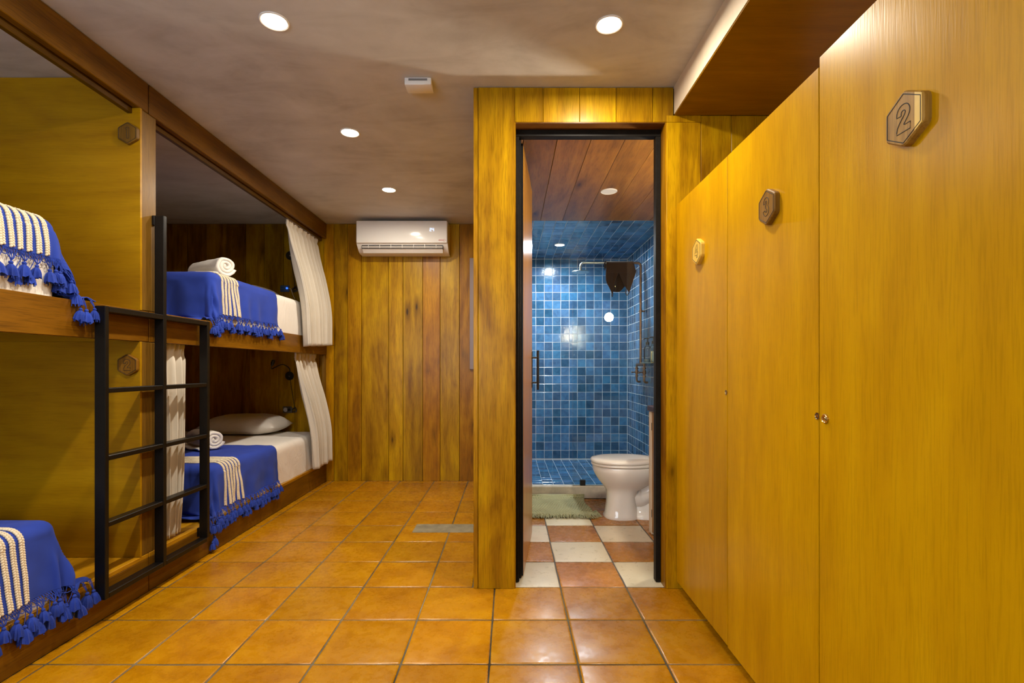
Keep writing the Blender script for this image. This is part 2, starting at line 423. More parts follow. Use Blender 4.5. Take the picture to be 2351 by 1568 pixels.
# ------------------------------------------------------------------ room shell
S = 'structure'
FRONT = -1.6
BACK = 5.0
floor = build(MB().box(-3.45, 1.6, FRONT, 6.1, -0.12, -0.0035), 'floor', M_GROUT, kind=S, origin=(0, 0, 0))
tag(floor, 'floor of square glazed orange tiles with grey grout joints', 'floor', kind=S)
ceiling = build(MB().box(-3.45, 1.6, FRONT, 6.1, CEIL, CEIL+0.1), 'ceiling', M_CEIL, kind=S, origin=(0, 0, CEIL))
tag(ceiling, 'taupe polished plaster ceiling with recessed lights', 'ceiling', kind=S)
bulk = build(MB().box(0.829, 1.6, FRONT, 2.553, 2.400, CEIL+0.02), 'trim_1', M_CREAM, kind=S, origin=(0.829, 0, 2.4))
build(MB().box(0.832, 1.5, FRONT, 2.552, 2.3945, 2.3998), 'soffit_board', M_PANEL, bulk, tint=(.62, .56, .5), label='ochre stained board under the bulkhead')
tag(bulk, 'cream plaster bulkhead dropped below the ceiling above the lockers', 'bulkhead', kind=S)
wl = build(MB().box(-3.46, -3.38, FRONT, BACK, 0, CEIL), 'wall_left', M_PANEL, kind=S)
tag(wl, 'plywood side wall at the far side of the bunks', 'wall', kind=S)
wf = build(MB().box(-3.46, ASSUMED_WINDOW[0], FRONT-0.1, FRONT, 0, CEIL).box(ASSUMED_WINDOW[1], 1.6, FRONT-0.1, FRONT, 0, CEIL).box(ASSUMED_WINDOW[0], ASSUMED_WINDOW[1], FRONT-0.1, FRONT, 0, ASSUMED_WINDOW[2]).box(ASSUMED_WINDOW[0], ASSUMED_WINDOW[1], FRONT-0.1, FRONT, ASSUMED_WINDOW[3], CEIL), 'wall_front', M_CREAM, kind=S)
assumed_win = thing('assumed_window_1', 'wide assumed window in the wall behind the viewer, added for neutral fill light', 'window', (-1.5, FRONT, 0.85), kind=S)  # assumed opening, never in view; brings in the fill light for the ceiling
for a_, b_ in ((ASSUMED_WINDOW[0], ASSUMED_WINDOW[0]+.05), (-1.525, -1.475), (ASSUMED_WINDOW[1]-.05, ASSUMED_WINDOW[1])): build(MB().box(a_, b_, FRONT-.08, FRONT-.03, ASSUMED_WINDOW[2], ASSUMED_WINDOW[3]), 'frame_post', M_FRAME, assumed_win)
for a_, b_ in ((ASSUMED_WINDOW[2], ASSUMED_WINDOW[2]+.05), (ASSUMED_WINDOW[3]-.05, ASSUMED_WINDOW[3])): build(MB().box(ASSUMED_WINDOW[0], ASSUMED_WINDOW[1], FRONT-.08, FRONT-.03, a_, b_), 'frame_rail', M_FRAME, assumed_win)
tag(wf, 'cream plaster wall behind the viewer', 'wall', kind=S)
wr = build(MB().box(1.5, 1.6, FRONT, 2.553, 0, 2.4), 'wall_right', M_CREAM, kind=S)
tag(wr, 'cream plaster wall behind the lockers', 'wall', kind=S)

# floor tiles ------------------------------------------------------
TP = 0.335
tile_cache = {}
def tile_mesh(wd, dp, mat, var, th=0.012, j=0.0016, rnd=0.0045):
    key = (round(wd, 3), round(dp, 3), mat.name, var)
    if key in tile_cache: return tile_cache[key]
    rg = random.Random(hash((round(wd, 3), round(dp, 3), var)) & 0xffff)
    hx, hy = wd/2, dp/2; c = 0.003
    pts = []
    corners = [(hx, hy, 0), (-hx, hy, 90), (-hx, -hy, 180), (hx, -hy, 270)]
    for i, (cx, cy, a0) in enumerate(corners):
        sx, sy = (1 if cx > 0 else -1), (1 if cy > 0 else -1)
        a, b = ((cx, cy-sy*c), (cx-sx*c, cy)) if i in (0, 2) else ((cx-sx*c, cy), (cx, cy-sy*c))
        nx, ny, _ = corners[(i+1) % 4]
        pts += [a, b]
        for t in ((0.33, 0.67) if min(wd, dp) > 0.1 else ()):
            pts.append((cx+(nx-cx)*t+rg.uniform(-j, j), cy+(ny-cy)*t+rg.uniform(-j, j)))
    k1 = 1-rnd*0.5/hx if hx < hy else 1-rnd*0.5/hy
    k2 = 1-rnd*1.6/min(hx, hy)
    mb = MB()
    mb.loft([[(x, y, -th) for x, y in pts], [(x, y, -0.0022) for x, y in pts], [(x*k1, y*k1, -0.0006) for x, y in pts], [(x*k2, y*k2, 0) for x, y in pts]], cap0=False)
    tile_cache[key] = mb.mesh('tile', mat, smooth=35)
    return tile_cache[key]
def floor_tile(x0, x1, y0, y1, mat, tint, g=0.0078, tilt=0.0016):
    me = tile_mesh(x1-x0-g, y1-y0-g, mat, random.randrange(4))
    o = put('tile', me, floor, ((x0+x1)/2, (y0+y1)/2, random.uniform(-0.0007, 0.0003)), tint)
    o.rotation_euler = (random.uniform(-tilt, tilt), random.uniform(-tilt, tilt), 0)
def otint():
    k = random.uniform(0.86, 1.03); return (k, k*random.uniform(0.95, 1.03), k)
PATCH = (-0.665, -0.19, 3.425, 3.606)
for r in range(-5, 8):
    y0 = 2.576+TP*(r-0); y1 = y0+TP
    if y0 > 4.9: y1 = 4.995
    for c in range(-6, 3):
        x0 = -0.078+TP*c; x1 = x0+TP
        bath = y0 > 2.5
        if c == -6: x0 = -1.815
        if bath and x1 > -0.19:
            if x0 < -0.2: x1 = -0.19
            else: continue
        if (not bath) and c == 2 : x1 = x0+TP
        if c == -6: x0, x1 = -1.815, -0.078+TP*-5
        y1c = y1
        floor_tile(x0, x1, y0, y1, M_TILE, otint())
# bathroom tiles (a chequer of cream and terracotta)
for r in range(0, 6):
    y0 = 2.576+TP*r; y1 = min(y0+TP, 4.31)
    if y1-y0 < 0.02: continue
    for c in range(0, 5):
        x0 = -0.078+TP*c; x1 = min(x0+TP, 1.383)
        if x1-x0 < 0.02: continue
        cream = (r+c) % 2 == 0
        if r >= 4 : cream = False
        if r == 3 and c != 1: cream = False
        floor_tile(x0, x1, y0, y1, M_CREAMTILE if cream else M_TERRA, otint())
bg = build(MB().box(-0.10, 1.383, 2.574, 4.31, -0.006, -0.0030), 'grout_bed', M_GROUT_DARK, floor)
build(MB().box(PATCH[0], PATCH[1], PATCH[2], PATCH[3], -0.010, 0.0012), 'cement_patch', M_CEMENT, floor, label='bare grey cement strip let into the orange tiles')

# back wall of planks ---------------------------------------------
wb = build(MB().box(-3.46, -0.10, BACK, BACK+0.10, 0, CEIL), 'wall_back', M_GROOVE, kind=S)
tag(wb, 'back wall of vertical honey-stained planks', 'wall', kind=S)
def plank_wall(edges, y, z0, z1, parent, mat=M_PLANK, th=0.018, tints=None, g=0.0016, name='plank'):
    for i in range(len(edges)-1):
        a, b = edges[i], edges[i+1]
        t = tints[i % len(tints)] if tints else (random.uniform(0.75, 1.1),)*3
        y0 = y+random.uniform(0, 0.0025)
        build(MB().box(a+g, b-g, y0, y+th, z0, z1, 0.0022), name, mat, parent, tint=t)
PX = lambda p: (p-1171)/231.8
room_edges = [PX(p) for p in (768, 799, 831, 893, 926, 971, 1011, 1055)]+[-0.33, -0.18]
TB = [(0.86, 0.88, .8), (0.92, 0.84, .8), (0.98, 1.0, 1), (1.12, 1.16, 1), (0.98, 1.02, 1), (0.92, 0.74, .9), (1.0, 1.02, 1), (0.86, 0.72, 1.2), (0.80, 0.74, 1), (0.8, 0.8, 1)]
plank_wall(room_edges, BACK-0.018, 0.0, CEIL-0.003, wb, tints=TB)
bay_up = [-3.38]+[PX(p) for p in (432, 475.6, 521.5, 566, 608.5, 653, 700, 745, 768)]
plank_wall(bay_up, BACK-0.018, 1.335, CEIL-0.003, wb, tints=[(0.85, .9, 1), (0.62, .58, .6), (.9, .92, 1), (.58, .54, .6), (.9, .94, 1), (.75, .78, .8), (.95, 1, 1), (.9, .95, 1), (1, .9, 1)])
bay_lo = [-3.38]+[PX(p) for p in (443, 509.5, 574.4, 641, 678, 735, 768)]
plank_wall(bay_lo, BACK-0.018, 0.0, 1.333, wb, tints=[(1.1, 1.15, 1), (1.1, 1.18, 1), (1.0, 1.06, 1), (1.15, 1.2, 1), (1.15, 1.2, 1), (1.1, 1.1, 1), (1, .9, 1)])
mir = build(MB().box(-0.397, -0.24, 4.952, 4.981, 1.10, 2.195, 0.003), 'wall_mirror', M_MIRROR)
tag(mir, 'narrow mirror, its reflection painted mauve-grey, on the back wall beside the bathroom partition', 'panel')

# bathroom partition ------------------------------------------------
PF = 2.553            # front face
wp = build(MB().box(-0.166, 0.0236, PF+0.02, 2.66, 0, CEIL).box(0.7925, 1.6, PF+0.02, 2.66, 0, CEIL).box(0.0236, 0.7925, PF+0.02, 2.66, 2.362, CEIL)
           .box(-0.166, -0.10, 2.66, BACK, 0, CEIL), 'wall_bathroom', M_GROOVE, kind=S)
tag(wp, 'honey-stained plank partition around the bathroom door', 'wall', kind=S)
build(MB().box(-0.161, 0.0236, PF, PF+0.02, 0.0, CEIL-0.003, 0.002), 'plank', M_PLANK, wp, tint=(1.12, 1.14, 1))
build(MB().box(-0.185, -0.1625, PF+0.002, PF+0.024, 0.0, CEIL-0.003, 0.002), 'corner_strip', M_PLANK, wp, tint=(1.05, 1.0, 1))
hd = [0.0236, 0.1674, 0.3524, 0.5368, 0.7225, 0.8272]
for i in range(5):
    k = [1.08, 1.2, 1.24, 1.12, .98][i]
    build(MB().box(hd[i]+.0008, hd[i+1]-.0008, PF+random.uniform(0, .003), PF+0.02, 2.361, CEIL-0.003, 0.002), 'plank', M_PLANK, wp, tint=(k, k*1.03, k))
rt = [0.7908, 0.965, 1.119, 1.30, 1.5]
for i in range(4):
    k = [1.16, .95, .9, .9][i]
    build(MB().box(rt[i]+.0008, rt[i+1]-.0008, PF, PF+0.02, 0.0, 2.3600 if i == 0 else 2.394, 0.002), 'plank', M_PLANK, wp, tint=(k, k*1.03, k))
build(MB().box(rt[0]+.0008, rt[1]-.0008, PF, PF+0.0195, 2.3605, 2.394), 'plank', M_PLANK, wp, tint=(1.16, 1.2, 1.1))
# jamb linings in the recess
build(MB().box(0.785, 0.7915, PF+0.004, 2.626, 0.0, 2.361), 'jamb_lining', M_PLANK, wp, tint=(.85, .75, .8))
build(MB().box(0.0240, 0.0285, PF+0.004, 2.626, 0.0, 2.361), 'jamb_lining', M_PLANK, wp, tint=(.85, .75, .8))
build(MB().box(0.0285, 0.785, PF+0.004, 2.626, 2.357, 2.3625), 'head_lining', M_POST, wp, tint=(.8, .62, .6))
sp = [2.577+0.152*i for i in range(16)]+[BACK-0.02]
for i in range(len(sp)-1):
    k = random.uniform(.8, 1.1)
    build(MB().box(-0.185, -0.167, sp[i]+.0008, sp[i+1]-.0008, 0, CEIL-0.003, 0.002), 'plank', M_PLANK, wp, tint=(k, k, k))

# bathroom shell
BC = 2.398; SB = 5.95; SR = 1.383; SL = -0.10; CURB = 4.31
wbr = build(MB().box(SR+0.014, SR+0.2, 2.66, SB+0.1, 0, CEIL), 'wall_bathroom_right', M_CREAM, kind=S)
tag(wbr, 'cream plaster side wall of the bathroom behind the toilet', 'wall', kind=S)
wbl = build(MB().box(SL-0.002, SL+0.012, 2.66, SB+0.05, 0, BC), 'wall_bathroom_left', M_CREAM, kind=S)
tag(wbl, 'cream plaster side wall of the bathroom behind the open door', 'wall', kind=S)
wbb = build(MB().box(SL-0.1, SR+0.2, SB+0.0050, SB+0.1, 0, CEIL), 'wall_shower_back', M_GROUT_BLUE, kind=S)
tag(wbb, 'shower back wall of square glossy blue tiles', 'wall', kind=S)
wsr = build(MB().box(SR+0.0017, SR+0.016, 4.33, SB+0.02, 0, BC), 'wall_shower_right', M_GROUT_BLUE, kind=S)
tag(wsr, 'shower side wall of square glossy blue tiles carrying the pipes', 'wall', kind=S)
csh = build(MB().box(SL, SR+0.02, 4.402, SB+0.02, BC+0.003, BC+0.03), 'ceiling_shower', M_GROUT_BLUE, kind=S)
tag(csh, 'shower ceiling of square glossy blue tiles', 'ceiling', kind=S)
fsh = build(MB().box(SL, SR+0.02, 4.38, SB+0.02, -0.02, 0.034), 'floor_shower', M_GROUT_BLUE, kind=S)
tag(fsh, 'shower floor of blue tiles behind the kerb', 'floor', kind=S)
cbt = thing('ceiling_bathroom', 'bathroom ceiling of brown knotty boards', 'ceiling', (0.6, 3.5, BC), kind=S)
be = [-0.10]
x0 = -0.115
for k in range(1, 9): be.append(x0+0.1905*k)
JX = (1170+222/3.136-1171)*4.40/1159
be = sorted([JX+0.1905*k for k in range(-2, 6)]); be[0] = SL
be = [b_ for b_ in be if b_ < SR]+[SR+0.014]
for i in range(len(be)-1):
    k = random.uniform(.85, 1.12)
    build(MB().box(be[i]+.001, be[i+1]-.001, 2.66, 4.400, BC+random.uniform(0, .002), BC+0.02, 0.002), 'board', M_BATHCEIL, cbt, tint=(k, k, k))
# blue tiles
def btint():
    h = random.random()
    k = random.uniform(0.58, 1.28)
    return (0.060*k*random.uniform(.75, 1.2), 0.160*k, 0.310*k*random.uniform(.95, 1.03))
zt_cache = {}
def ztile(wd, dp, var):
    key = (round(wd, 4), round(dp, 4), var)
    if key not in zt_cache:
        hx, hy = wd/2, dp/2; e = 0.0022
        rg = random.Random(var*77+int(wd*1000)); jj = lambda: rg.uniform(-.0006, .0006)
        base = [(-hx+jj(), -hy+jj()), (hx+jj(), -hy+jj()), (hx+jj(), hy+jj()), (-hx+jj(), hy+jj())]
        mb = MB().loft([[(x, y, -.010) for x, y in base], [(x, y, -.0014) for x, y in base], [(x-math.copysign(e, x), y-math.copysign(e, y), 0) for x, y in base]], cap0=False)
        zt_cache[key] = mb.mesh('tile', M_ZEL)
    return zt_cache[key]
def place_ztile(parent, c, rot, wd, dp, dark=1.0, tilt=0.010):
    o = put('tile', ztile(wd, dp, random.randrange(4)), parent, c, tuple(x*dark for x in btint()))
    R_ = Matrix.Rotation(random.uniform(-tilt, tilt), 3, 'X') @ Matrix.Rotation(random.uniform(-tilt, tilt), 3, 'Y')
    o.rotation_euler = (rot @ R_).to_euler()
RB = Matrix(((1,0,0),(0,0,-1),(0,1,0)))                 # face -Y : local z -> -Y, local y -> Z
RRt = Matrix(((0,0,-1),(-1,0,0),(0,1,0)))                # face -X : local z -> -X, local x -> Y
RC = Matrix(((1,0,0),(0,-1,0),(0,0,-1)))                # face down
RF = Matrix.Identity(3)
T = 0.098; G = 0.0032
rest = []
ncol = 15; nrow = 25
for i in range(ncol):
    x1 = SR-T*i; x0 = max(x1-T, SL+0.012)
    if x1-x0 < 0.02: continue
    for j in range(nrow):
        z1 = BC-T*j; z0 = max(z1-T, 0.03)
        if z1-z0 < 0.02: continue
        c = ((x0+x1)/2, SB+0.004, (z0+z1)/2)
        if i < 12: place_ztile(wbb, c, RB, x1-x0-G, z1-z0-G)
        else: rest.append((x0, x1, z0, z1))
mb = MB()
for (x0, x1, z0, z1) in rest: mb.box(x0+G/2, x1-G/2, SB+0.004, SB+0.013, z0+G/2, z1-G/2)
build(mb, 'tiles', M_ZEL, wbb, tint=(0.058, 0.155, 0.30), kind='stuff')
mb = MB(); far = 0
for i in range(17):
    y1 = SB-T*i; y0 = max(y1-T, 4.335)
    if y1-y0 < 0.02: continue
    for j in range(nrow):
        z1 = BC-T*j; z0 = max(z1-T, 0.03)
        if z1-z0 < 0.02: continue
        if i < 12: place_ztile(wsr, (SR+0.001, (y0+y1)/2, (z0+z1)/2), RRt, y1-y0-G, z1-z0-G)
        else: mb.box(SR+0.001, SR+0.010, y0+G/2, y1-G/2, z0+G/2, z1-G/2)
build(mb, 'tiles', M_ZEL, wsr, tint=(0.058, 0.155, 0.30), kind='stuff')
for i in range(15):
    x1 = SR-T*i; x0 = max(x1-T, SL+0.012)
    if x1-x0 < 0.02: continue
    for j in range(16):
        y1 = SB-T*j; y0 = max(y1-T, 4.403)
        if y1-y0 < 0.02: continue
        place_ztile(csh, ((x0+x1)/2, (y0+y1)/2, BC+0.001), RC, x1-x0-G, y1-y0-G, tilt=0.006)
for i in range(15):
    x1 = SR-T*i; x0 = max(x1-T, SL+0.012)
    if x1-x0 < 0.02: continue
    off = random.choice([0, 0.033, 0.066])
    for j in range(17):
        y1 = min(SB-T*j+off, SB); y0 = max(SB-T*(j+1)+off, 4.385)
        if y1-y0 < 0.02: continue
        place_ztile(fsh, ((x0+x1)/2, (y0+y1)/2, 0.036), RF, x1-x0-G, y1-y0-G, tilt=0.006)
kerb = build(MB().box(SL+0.012, SR, CURB, 4.385, 0, 0.105, 0.006), 'trim_2', M_CURB, kind=S)
tag(kerb, 'low cement kerb along the front of the shower', 'kerb', kind=S)

# ------------------------------------------------------------------ bathroom door
d1 = thing('door_1', 'open bathroom door of honey wood in a black steel frame', 'door', (0.0476, 2.64, 0), kind=S)
build(MB().box(0.029, 0.0476, 2.626, 2.668, 0.004, 2.322, .002), 'frame_post', M_FRAME, d1)
build(MB().box(0.040, 0.058, 2.650, 2.690, 0.012, 2.322, .002), 'frame_post', M_FRAME, d1)
build(MB().box(0.758, 0.785, 2.626, 2.668, 0.004, 2.322, .002), 'frame_post', M_FRAME, d1)
build(MB().box(0.766, 0.790, 2.668, 2.69, 0.004, 2.322, .002), 'frame_post', M_FRAME, d1)
build(MB().box(0.029, 0.785, 2.626, 2.668, 2.322, 2.357, .002), 'frame_head', M_FRAME, d1)
build(MB().box(0.029, 0.785, 2.668, 2.69, 2.334, 2.357, .002), 'frame_head', M_FRAME, d1)
AN = math.radians(-6.3)
M_DOOR = wood('door_veneer', (0.28, 0.11, 0.012), (0.42, 0.19, 0.02), (0.52, 0.26, 0.03), 'Z', rough=0.28, contrast=0.7, coat=0.3)
leaf = local(MB().box(-0.036, 0.0, 0.0, 0.705, 0.012, 2.308, .002), 'door_leaf', M_DOOR, d1)
leaf.location = (0.0711-0.0476, 2.692-2.64, 0); leaf.rotation_euler = (0, 0, AN)
edge = local(MB().box(-0.037, -0.001, -0.006, -0.0005, 0.012, 2.312), 'edge_strip', M_BLACK, leaf)
hb = MB()
hb.box(-0.001, 0.004, 0.676, 0.700, 0.985, 1.225)
h1 = local(hb, 'handle_plate', M_BLACKPLASTIC, leaf)
hb = MB().tube([(0.042, 0.655, 0.972), (0.042, 0.655, 1.232)], 0.0075, 10)
for k in range(26): hb.tube([(0.042, 0.655, 0.978+0.0098*k), (0.042, 0.655, 0.9815+0.0098*k)], 0.0092, 10)
hb.tube([(0.0, 0.655, 1.02), (0.042, 0.655, 1.02)], 0.006, 8).tube([(0.0, 0.655, 1.185), (0.042, 0.655, 1.185)], 0.006, 8)
local(hb, 'handle', M_BLACKPLASTIC, leaf, smooth=40)

# ------------------------------------------------------------------ bunks
XB = -1.81
def bunk(name, label, y0, y1, panel_y, cells):
    t = thing(name, label, 'bunk bed', (XB, (y0+y1)/2, 0))
    build(MB().box(XB-0.03, XB, y0, y1, 0.0, 0.168, .002), 'plinth', M_BEAM_Y, t)
    build(MB().box(-3.375, XB, y0, y1, 0.168, 0.190, .002), 'lower_platform', M_DECK, t)
    build(MB().box(-3.375, XB-0.035, y0, y1, 1.350, 1.390, .002), 'upper_platform', M_DECK, t)
    build(MB().box(XB-0.032, XB, y0+.001, y1-.001, 1.247, 1.400, .002), 'fascia', M_BEAM_Y, t, tint=(1.15, 1.1, 1.0))
    build(MB().box(XB-0.035, XB, y0+.001, y1-.001, 2.390, CEIL-0.002, .003), 'header_beam', M_BEAM_Y, t)
    build(MB().box(XB-0.062, XB-0.038, y0+.02, y1-.02, 2.362, 2.425, .002), 'curtain_rail', M_BEAM_Y, t, tint=(.45, .45, .5))
    return t
b1 = bunk('bunk_bed', 'built-in wooden bunk bed nearer the viewer, number 1 and 2 on its end panel', 0.2, 2.528, 2.465, 2)
b2 = bunk('bunk_bed', 'built-in wooden bunk bed against the back wall, with cream curtains', 2.532, 4.981, None, 2)
UP = [(-3.375, 1.3915), (XB-0.034, 1.3915), (XB-0.034, 1.4010), (XB+0.002, 1.4010), (XB+0.002, 2.389), (XB-0.064, 2.389), (XB-0.064, CEIL-0.003), (-3.375, CEIL-0.003)]
build(MB().prism(UP, lambda u, v, d: (u, d, v), 2.480, 2.468), 'end_panel', M_PANEL, b1)
build(MB().box(-3.375, XB+0.002, 2.468, 2.480, 0.191, 1.246, .001), 'end_panel', M_PANEL, b1)
build(MB().box(-3.375, XB-0.034, 2.468, 2.480, 1.2462, 1.3495, .001), 'end_panel_strip', M_PANEL, b1)
for z0, z1 in ((1.401, 2.389), (0.191, 1.246)):
    build(MB().box(XB-0.10, XB-0.001, 2.4825, 2.583, z0, z1, .003), 'corner_post', M_POST, b2)
build(MB().box(XB-0.032, XB-0.004, 4.935, 4.980, 0.192, 1.246, .002), 'end_strip', M_POST, b2)

# mattresses
XF = -1.828; XBACK = -3.355
def mattress(label, y0, y1, z0, z1, seed):
    bm = bmesh.new()
    nx, ny, nz = 28, 36, 8
    mb = MB()
    r = 0.055
    def pt(p):
        c = Vector((min(max(p.x, XBACK+r), XF-r), min(max(p.y, y0+r), y1-r), min(max(p.z, z0+0.02), z1-r)))
        d = p-c
        rr = Vector((r, r, 0.02 if p.z < (z0+z1)/2 else r))
        if d.length > 1e-6: p = c+d.normalized()*r if p.z > z0+r else c+Vector((d.x, d.y, 0)).normalized()*r+Vector((0, 0, d.z)) if (abs(d.x)+abs(d.y)) > 1e-6 else p
        n = mnoise.noise(Vector((p.x*3+seed, p.y*3, p.z*3)))*0.006+mnoise.noise(Vector((p.x*11+seed, p.y*9, p.z*3)))*0.0025
        side = 0.004*math.sin(p.y*26+p.z*22+seed)*max(0, min(1, (z1-p.z)/0.2))
        return Vector((p.x+(side+n if p.x > -2.0 else 0), p.y, p.z+(n if p.z > z1-0.08 else 0)))
    X = lambda i: XBACK+(XF-XBACK)*i/nx
    def g(nu, nv, f): mb.grid(nu, nv, lambda a, b_: pt(Vector(f(a, b_))))
    ex = lambda t: 0.5-0.5*math.cos(PI*t)
    W_, D_, H_ = XF-XBACK, y1-y0, z1-z0
    g(50, 50, lambda a, b_: (XBACK+W_*ex(a), y0+D_*ex(b_), z1))
    g(50, 20, lambda a, b_: (XF, y0+D_*ex(a), z0+H_*ex(b_)))
    g(50, 20, lambda a, b_: (XBACK, y0+D_*ex(a), z0+H_*ex(b_)))
    g(50, 20, lambda a, b_: (XBACK+W_*ex(a), y0, z0+H_*ex(b_)))
    g(50, 20, lambda a, b_: (XBACK+W_*ex(a), y1, z0+H_*ex(b_)))
    me = mb.mesh('mattress', M_SHEET, ((XF+XBACK)/2, (y0+y1)/2, z0), fix=False)
    bm.from_mesh(me); bmesh.ops.remove_doubles(bm, verts=bm.verts[:], dist=0.0008); bmesh.ops.recalc_face_normals(bm, faces=bm.faces[:]); bm.to_mesh(me); bm.free()
    me.shade_smooth()
    return tag(put('mattress', me, None, ((XF+XBACK)/2, (y0+y1)/2, z0)), label, 'mattress', 'mattresses on the bunks')
ZL, ZU = 0.500, 1.705
mattress('white-sheeted mattress on the upper bunk by the back wall', 3.10, 4.945, 1.391, ZU, 1)
mattress('white-sheeted mattress on the lower bunk by the back wall', 3.10, 4.945, 0.191, ZL, 2)
mattress('white-sheeted mattress on the upper nearer bunk, hidden under its blue blanket', 0.25, 2.05, 1.391, ZU, 3)
mattress('white-sheeted mattress on the lower nearer bunk, hidden under its blue blanket', 0.25, 2.05, 0.191, ZL, 4)

# blankets ---------------------------------------------------------
def tassel_mesh(seed):
    rg = random.Random(seed); mb = MB()
    mb.ell((0, 0, -0.006), (0.0065, 0.0065, 0.0075), 8, 5)
    n = 16; rings = []
    ph = [rg.uniform(-1, 1) for _ in range(n)]
    for (r, h) in ((0.005, -0.011), (0.0105, -0.020), (0.0135, -0.032), (0.0155, -0.046), (0.0165, -0.056)):
        ring = []
        for k in range(n):
            a = 2*PI*k/n; q = r*(1+(0.20 if k % 2 else -0.16)*min(1, -h/0.03)+0.10*ph[k])
            ring.append((q*math.cos(a), q*math.sin(a), h-(0.006*ph[(k*3) % n] if h < -0.05 else 0)))
        rings.append(ring)
    rings.append([(x*0.5, y*0.5, z+0.008) for x, y, z in rings[-1]])
    mb.loft(rings)
    for k in range(9):
        a = rg.uniform(0, 2*PI); r = 0.0145
        x, y = r*math.cos(a), r*math.sin(a)
        mb.tube([(x*0.6, y*0.6, -0.02), (x*1.05, y*1.05, -0.042), (x*1.15, y*1.15, -0.058-rg.uniform(0, .010))], 0.0013, 4)
    return mb.mesh('tassel', M_BLUEYARN, smooth=40)
TASS = [tassel_mesh(s_) for s_ in range(4)]
def blanket(label, ztop, foot, sg, amax, bmax, Ln, zplat, stripes, seed, tsc=1.0, flare=0.16):
    W_ = 1.35; r = 0.05; arc = r*PI/2
    rg = random.Random(seed)
    zt = ztop+0.010
    def sm(x): x = max(0, min(1, x)); return x*x*(3-2*x)
    def surf(s, t, off=0.0):
        a = max(0.0, -s); b = max(0.0, t); d = (a**4+b**4)**0.25
        X0 = XF-r+min(0, t)*1.0; Y0 = foot+sg*(r+max(0, s))
        nz_ = 0.006*mnoise.noise(Vector((s*5+seed, t*5, 0)))+0.003*mnoise.noise(Vector((s*14+seed, t*14, 3)))
        if d < 1e-9: return Vector((X0, Y0, zt+nz_+off))
        phi = math.atan2(a, b); n = Vector((math.cos(phi), -sg*math.sin(phi), 0))
        if d < arc:
            h = (r+off)*math.sin(d/r); v = r-(r+off)*math.cos(d/r)
        else:
            e = d-arc; c2 = math.sin(2*phi)**2
            sl = 0.085+flare*c2
            h = r+off+e*sl; v = r+e*math.sqrt(max(0.1, 1-sl*sl*0.6))
            w_ = s if phi < 0.8 else t
            fold = 0.010*math.sin(w_*34+1.7*math.sin(w_*9+seed)+seed)*sm(e/0.22)+nz_*1.2
            fold += 0.012*math.sin(phi*9+seed)*sm(e/0.2)*c2
            h += fold
        p = Vector((X0+n.x*h, Y0+n.y*h, zt-v))
        lim = zplat+0.014
        if p.z < lim and p.x < -1.80 and a > 0.02:
            ex_ = lim-p.z
            p.y -= sg*ex_*0.75; p.x += (-1.806-p.x)*min(1.0, b/bmax)**2; p.z = lim+0.008+0.006*math.sin(ex_*60+t*20)+off
        elif p.z < zplat+0.05 and p.x < -1.797:
            p.x = p.x+(-1.797-p.x)*sm((zplat+0.05-p.z)/0.05)
        return p
    root_loc = (XF, foot+sg*Ln/2, ztop)
    nu, nv = 110, 110
    slist = [-amax+(Ln+amax)*i/nu for i in range(nu+1)]
    mb = MB().grid(nu, nv, lambda a, b_: surf(-amax+(Ln+amax)*a, -W_+(W_+bmax)*(b_**0.75 if False else 1-(1-b_)**1.6)))
    o = build(mb, 'blanket', M_BLUE, None, smooth=180, origin=root_loc)
    md = o.modifiers.new('thick', 'SOLIDIFY'); md.thickness = 0.004; md.offset = 0.0
    tag(o, label, 'blanket', 'blue blankets on the bunks')
    # woven cream stripes: staggered chevron lobes
    for s0 in stripes:
        mb = MB(); k = 0; t = -W_*0.98
        while t < bmax-0.006:
            for side in (-1, 1):
                tt = t+(0.0045 if side > 0 else 0)
                p = surf(s0+side*0.0050, tt, 0.0045); q = surf(s0+side*0.0050, tt+0.01, 0.0045); u = surf(s0+side*0.0050+0.004, tt, 0.0045)
                d1_ = (q-p).normalized(); d2 = (u-p).normalized(); nn = d1_.cross(d2).normalized(); d2 = nn.cross(d1_)
                ca, sa = math.cos(side*0.55), math.sin(side*0.55)
                e1 = d1_*ca+d2*sa; e2 = d2*ca-d1_*sa
                M_ = Matrix((e1, e2, nn)).transposed()
                mb.ell(p, (0.0080, 0.0062, 0.0050), 6, 4, M_)
            t += 0.0095; k += 1
        build(mb, 'woven_stripe', M_CREAMYARN, o, smooth=60)
    # fringe: a knotted net and tassels along the hem
    net = MB(); s = Ln-0.012; sp_ = 0.047*tsc
    def strand(p, q, sag=0.004):
        m_ = (p+q)/2; m_ = m_+Vector((0.003, 0, -sag)); net.tube([p, m_, q], 0.0016, 4, False)
    fall = Vector((0.004, 0, -1)).normalized()
    i = 0
    prev = None
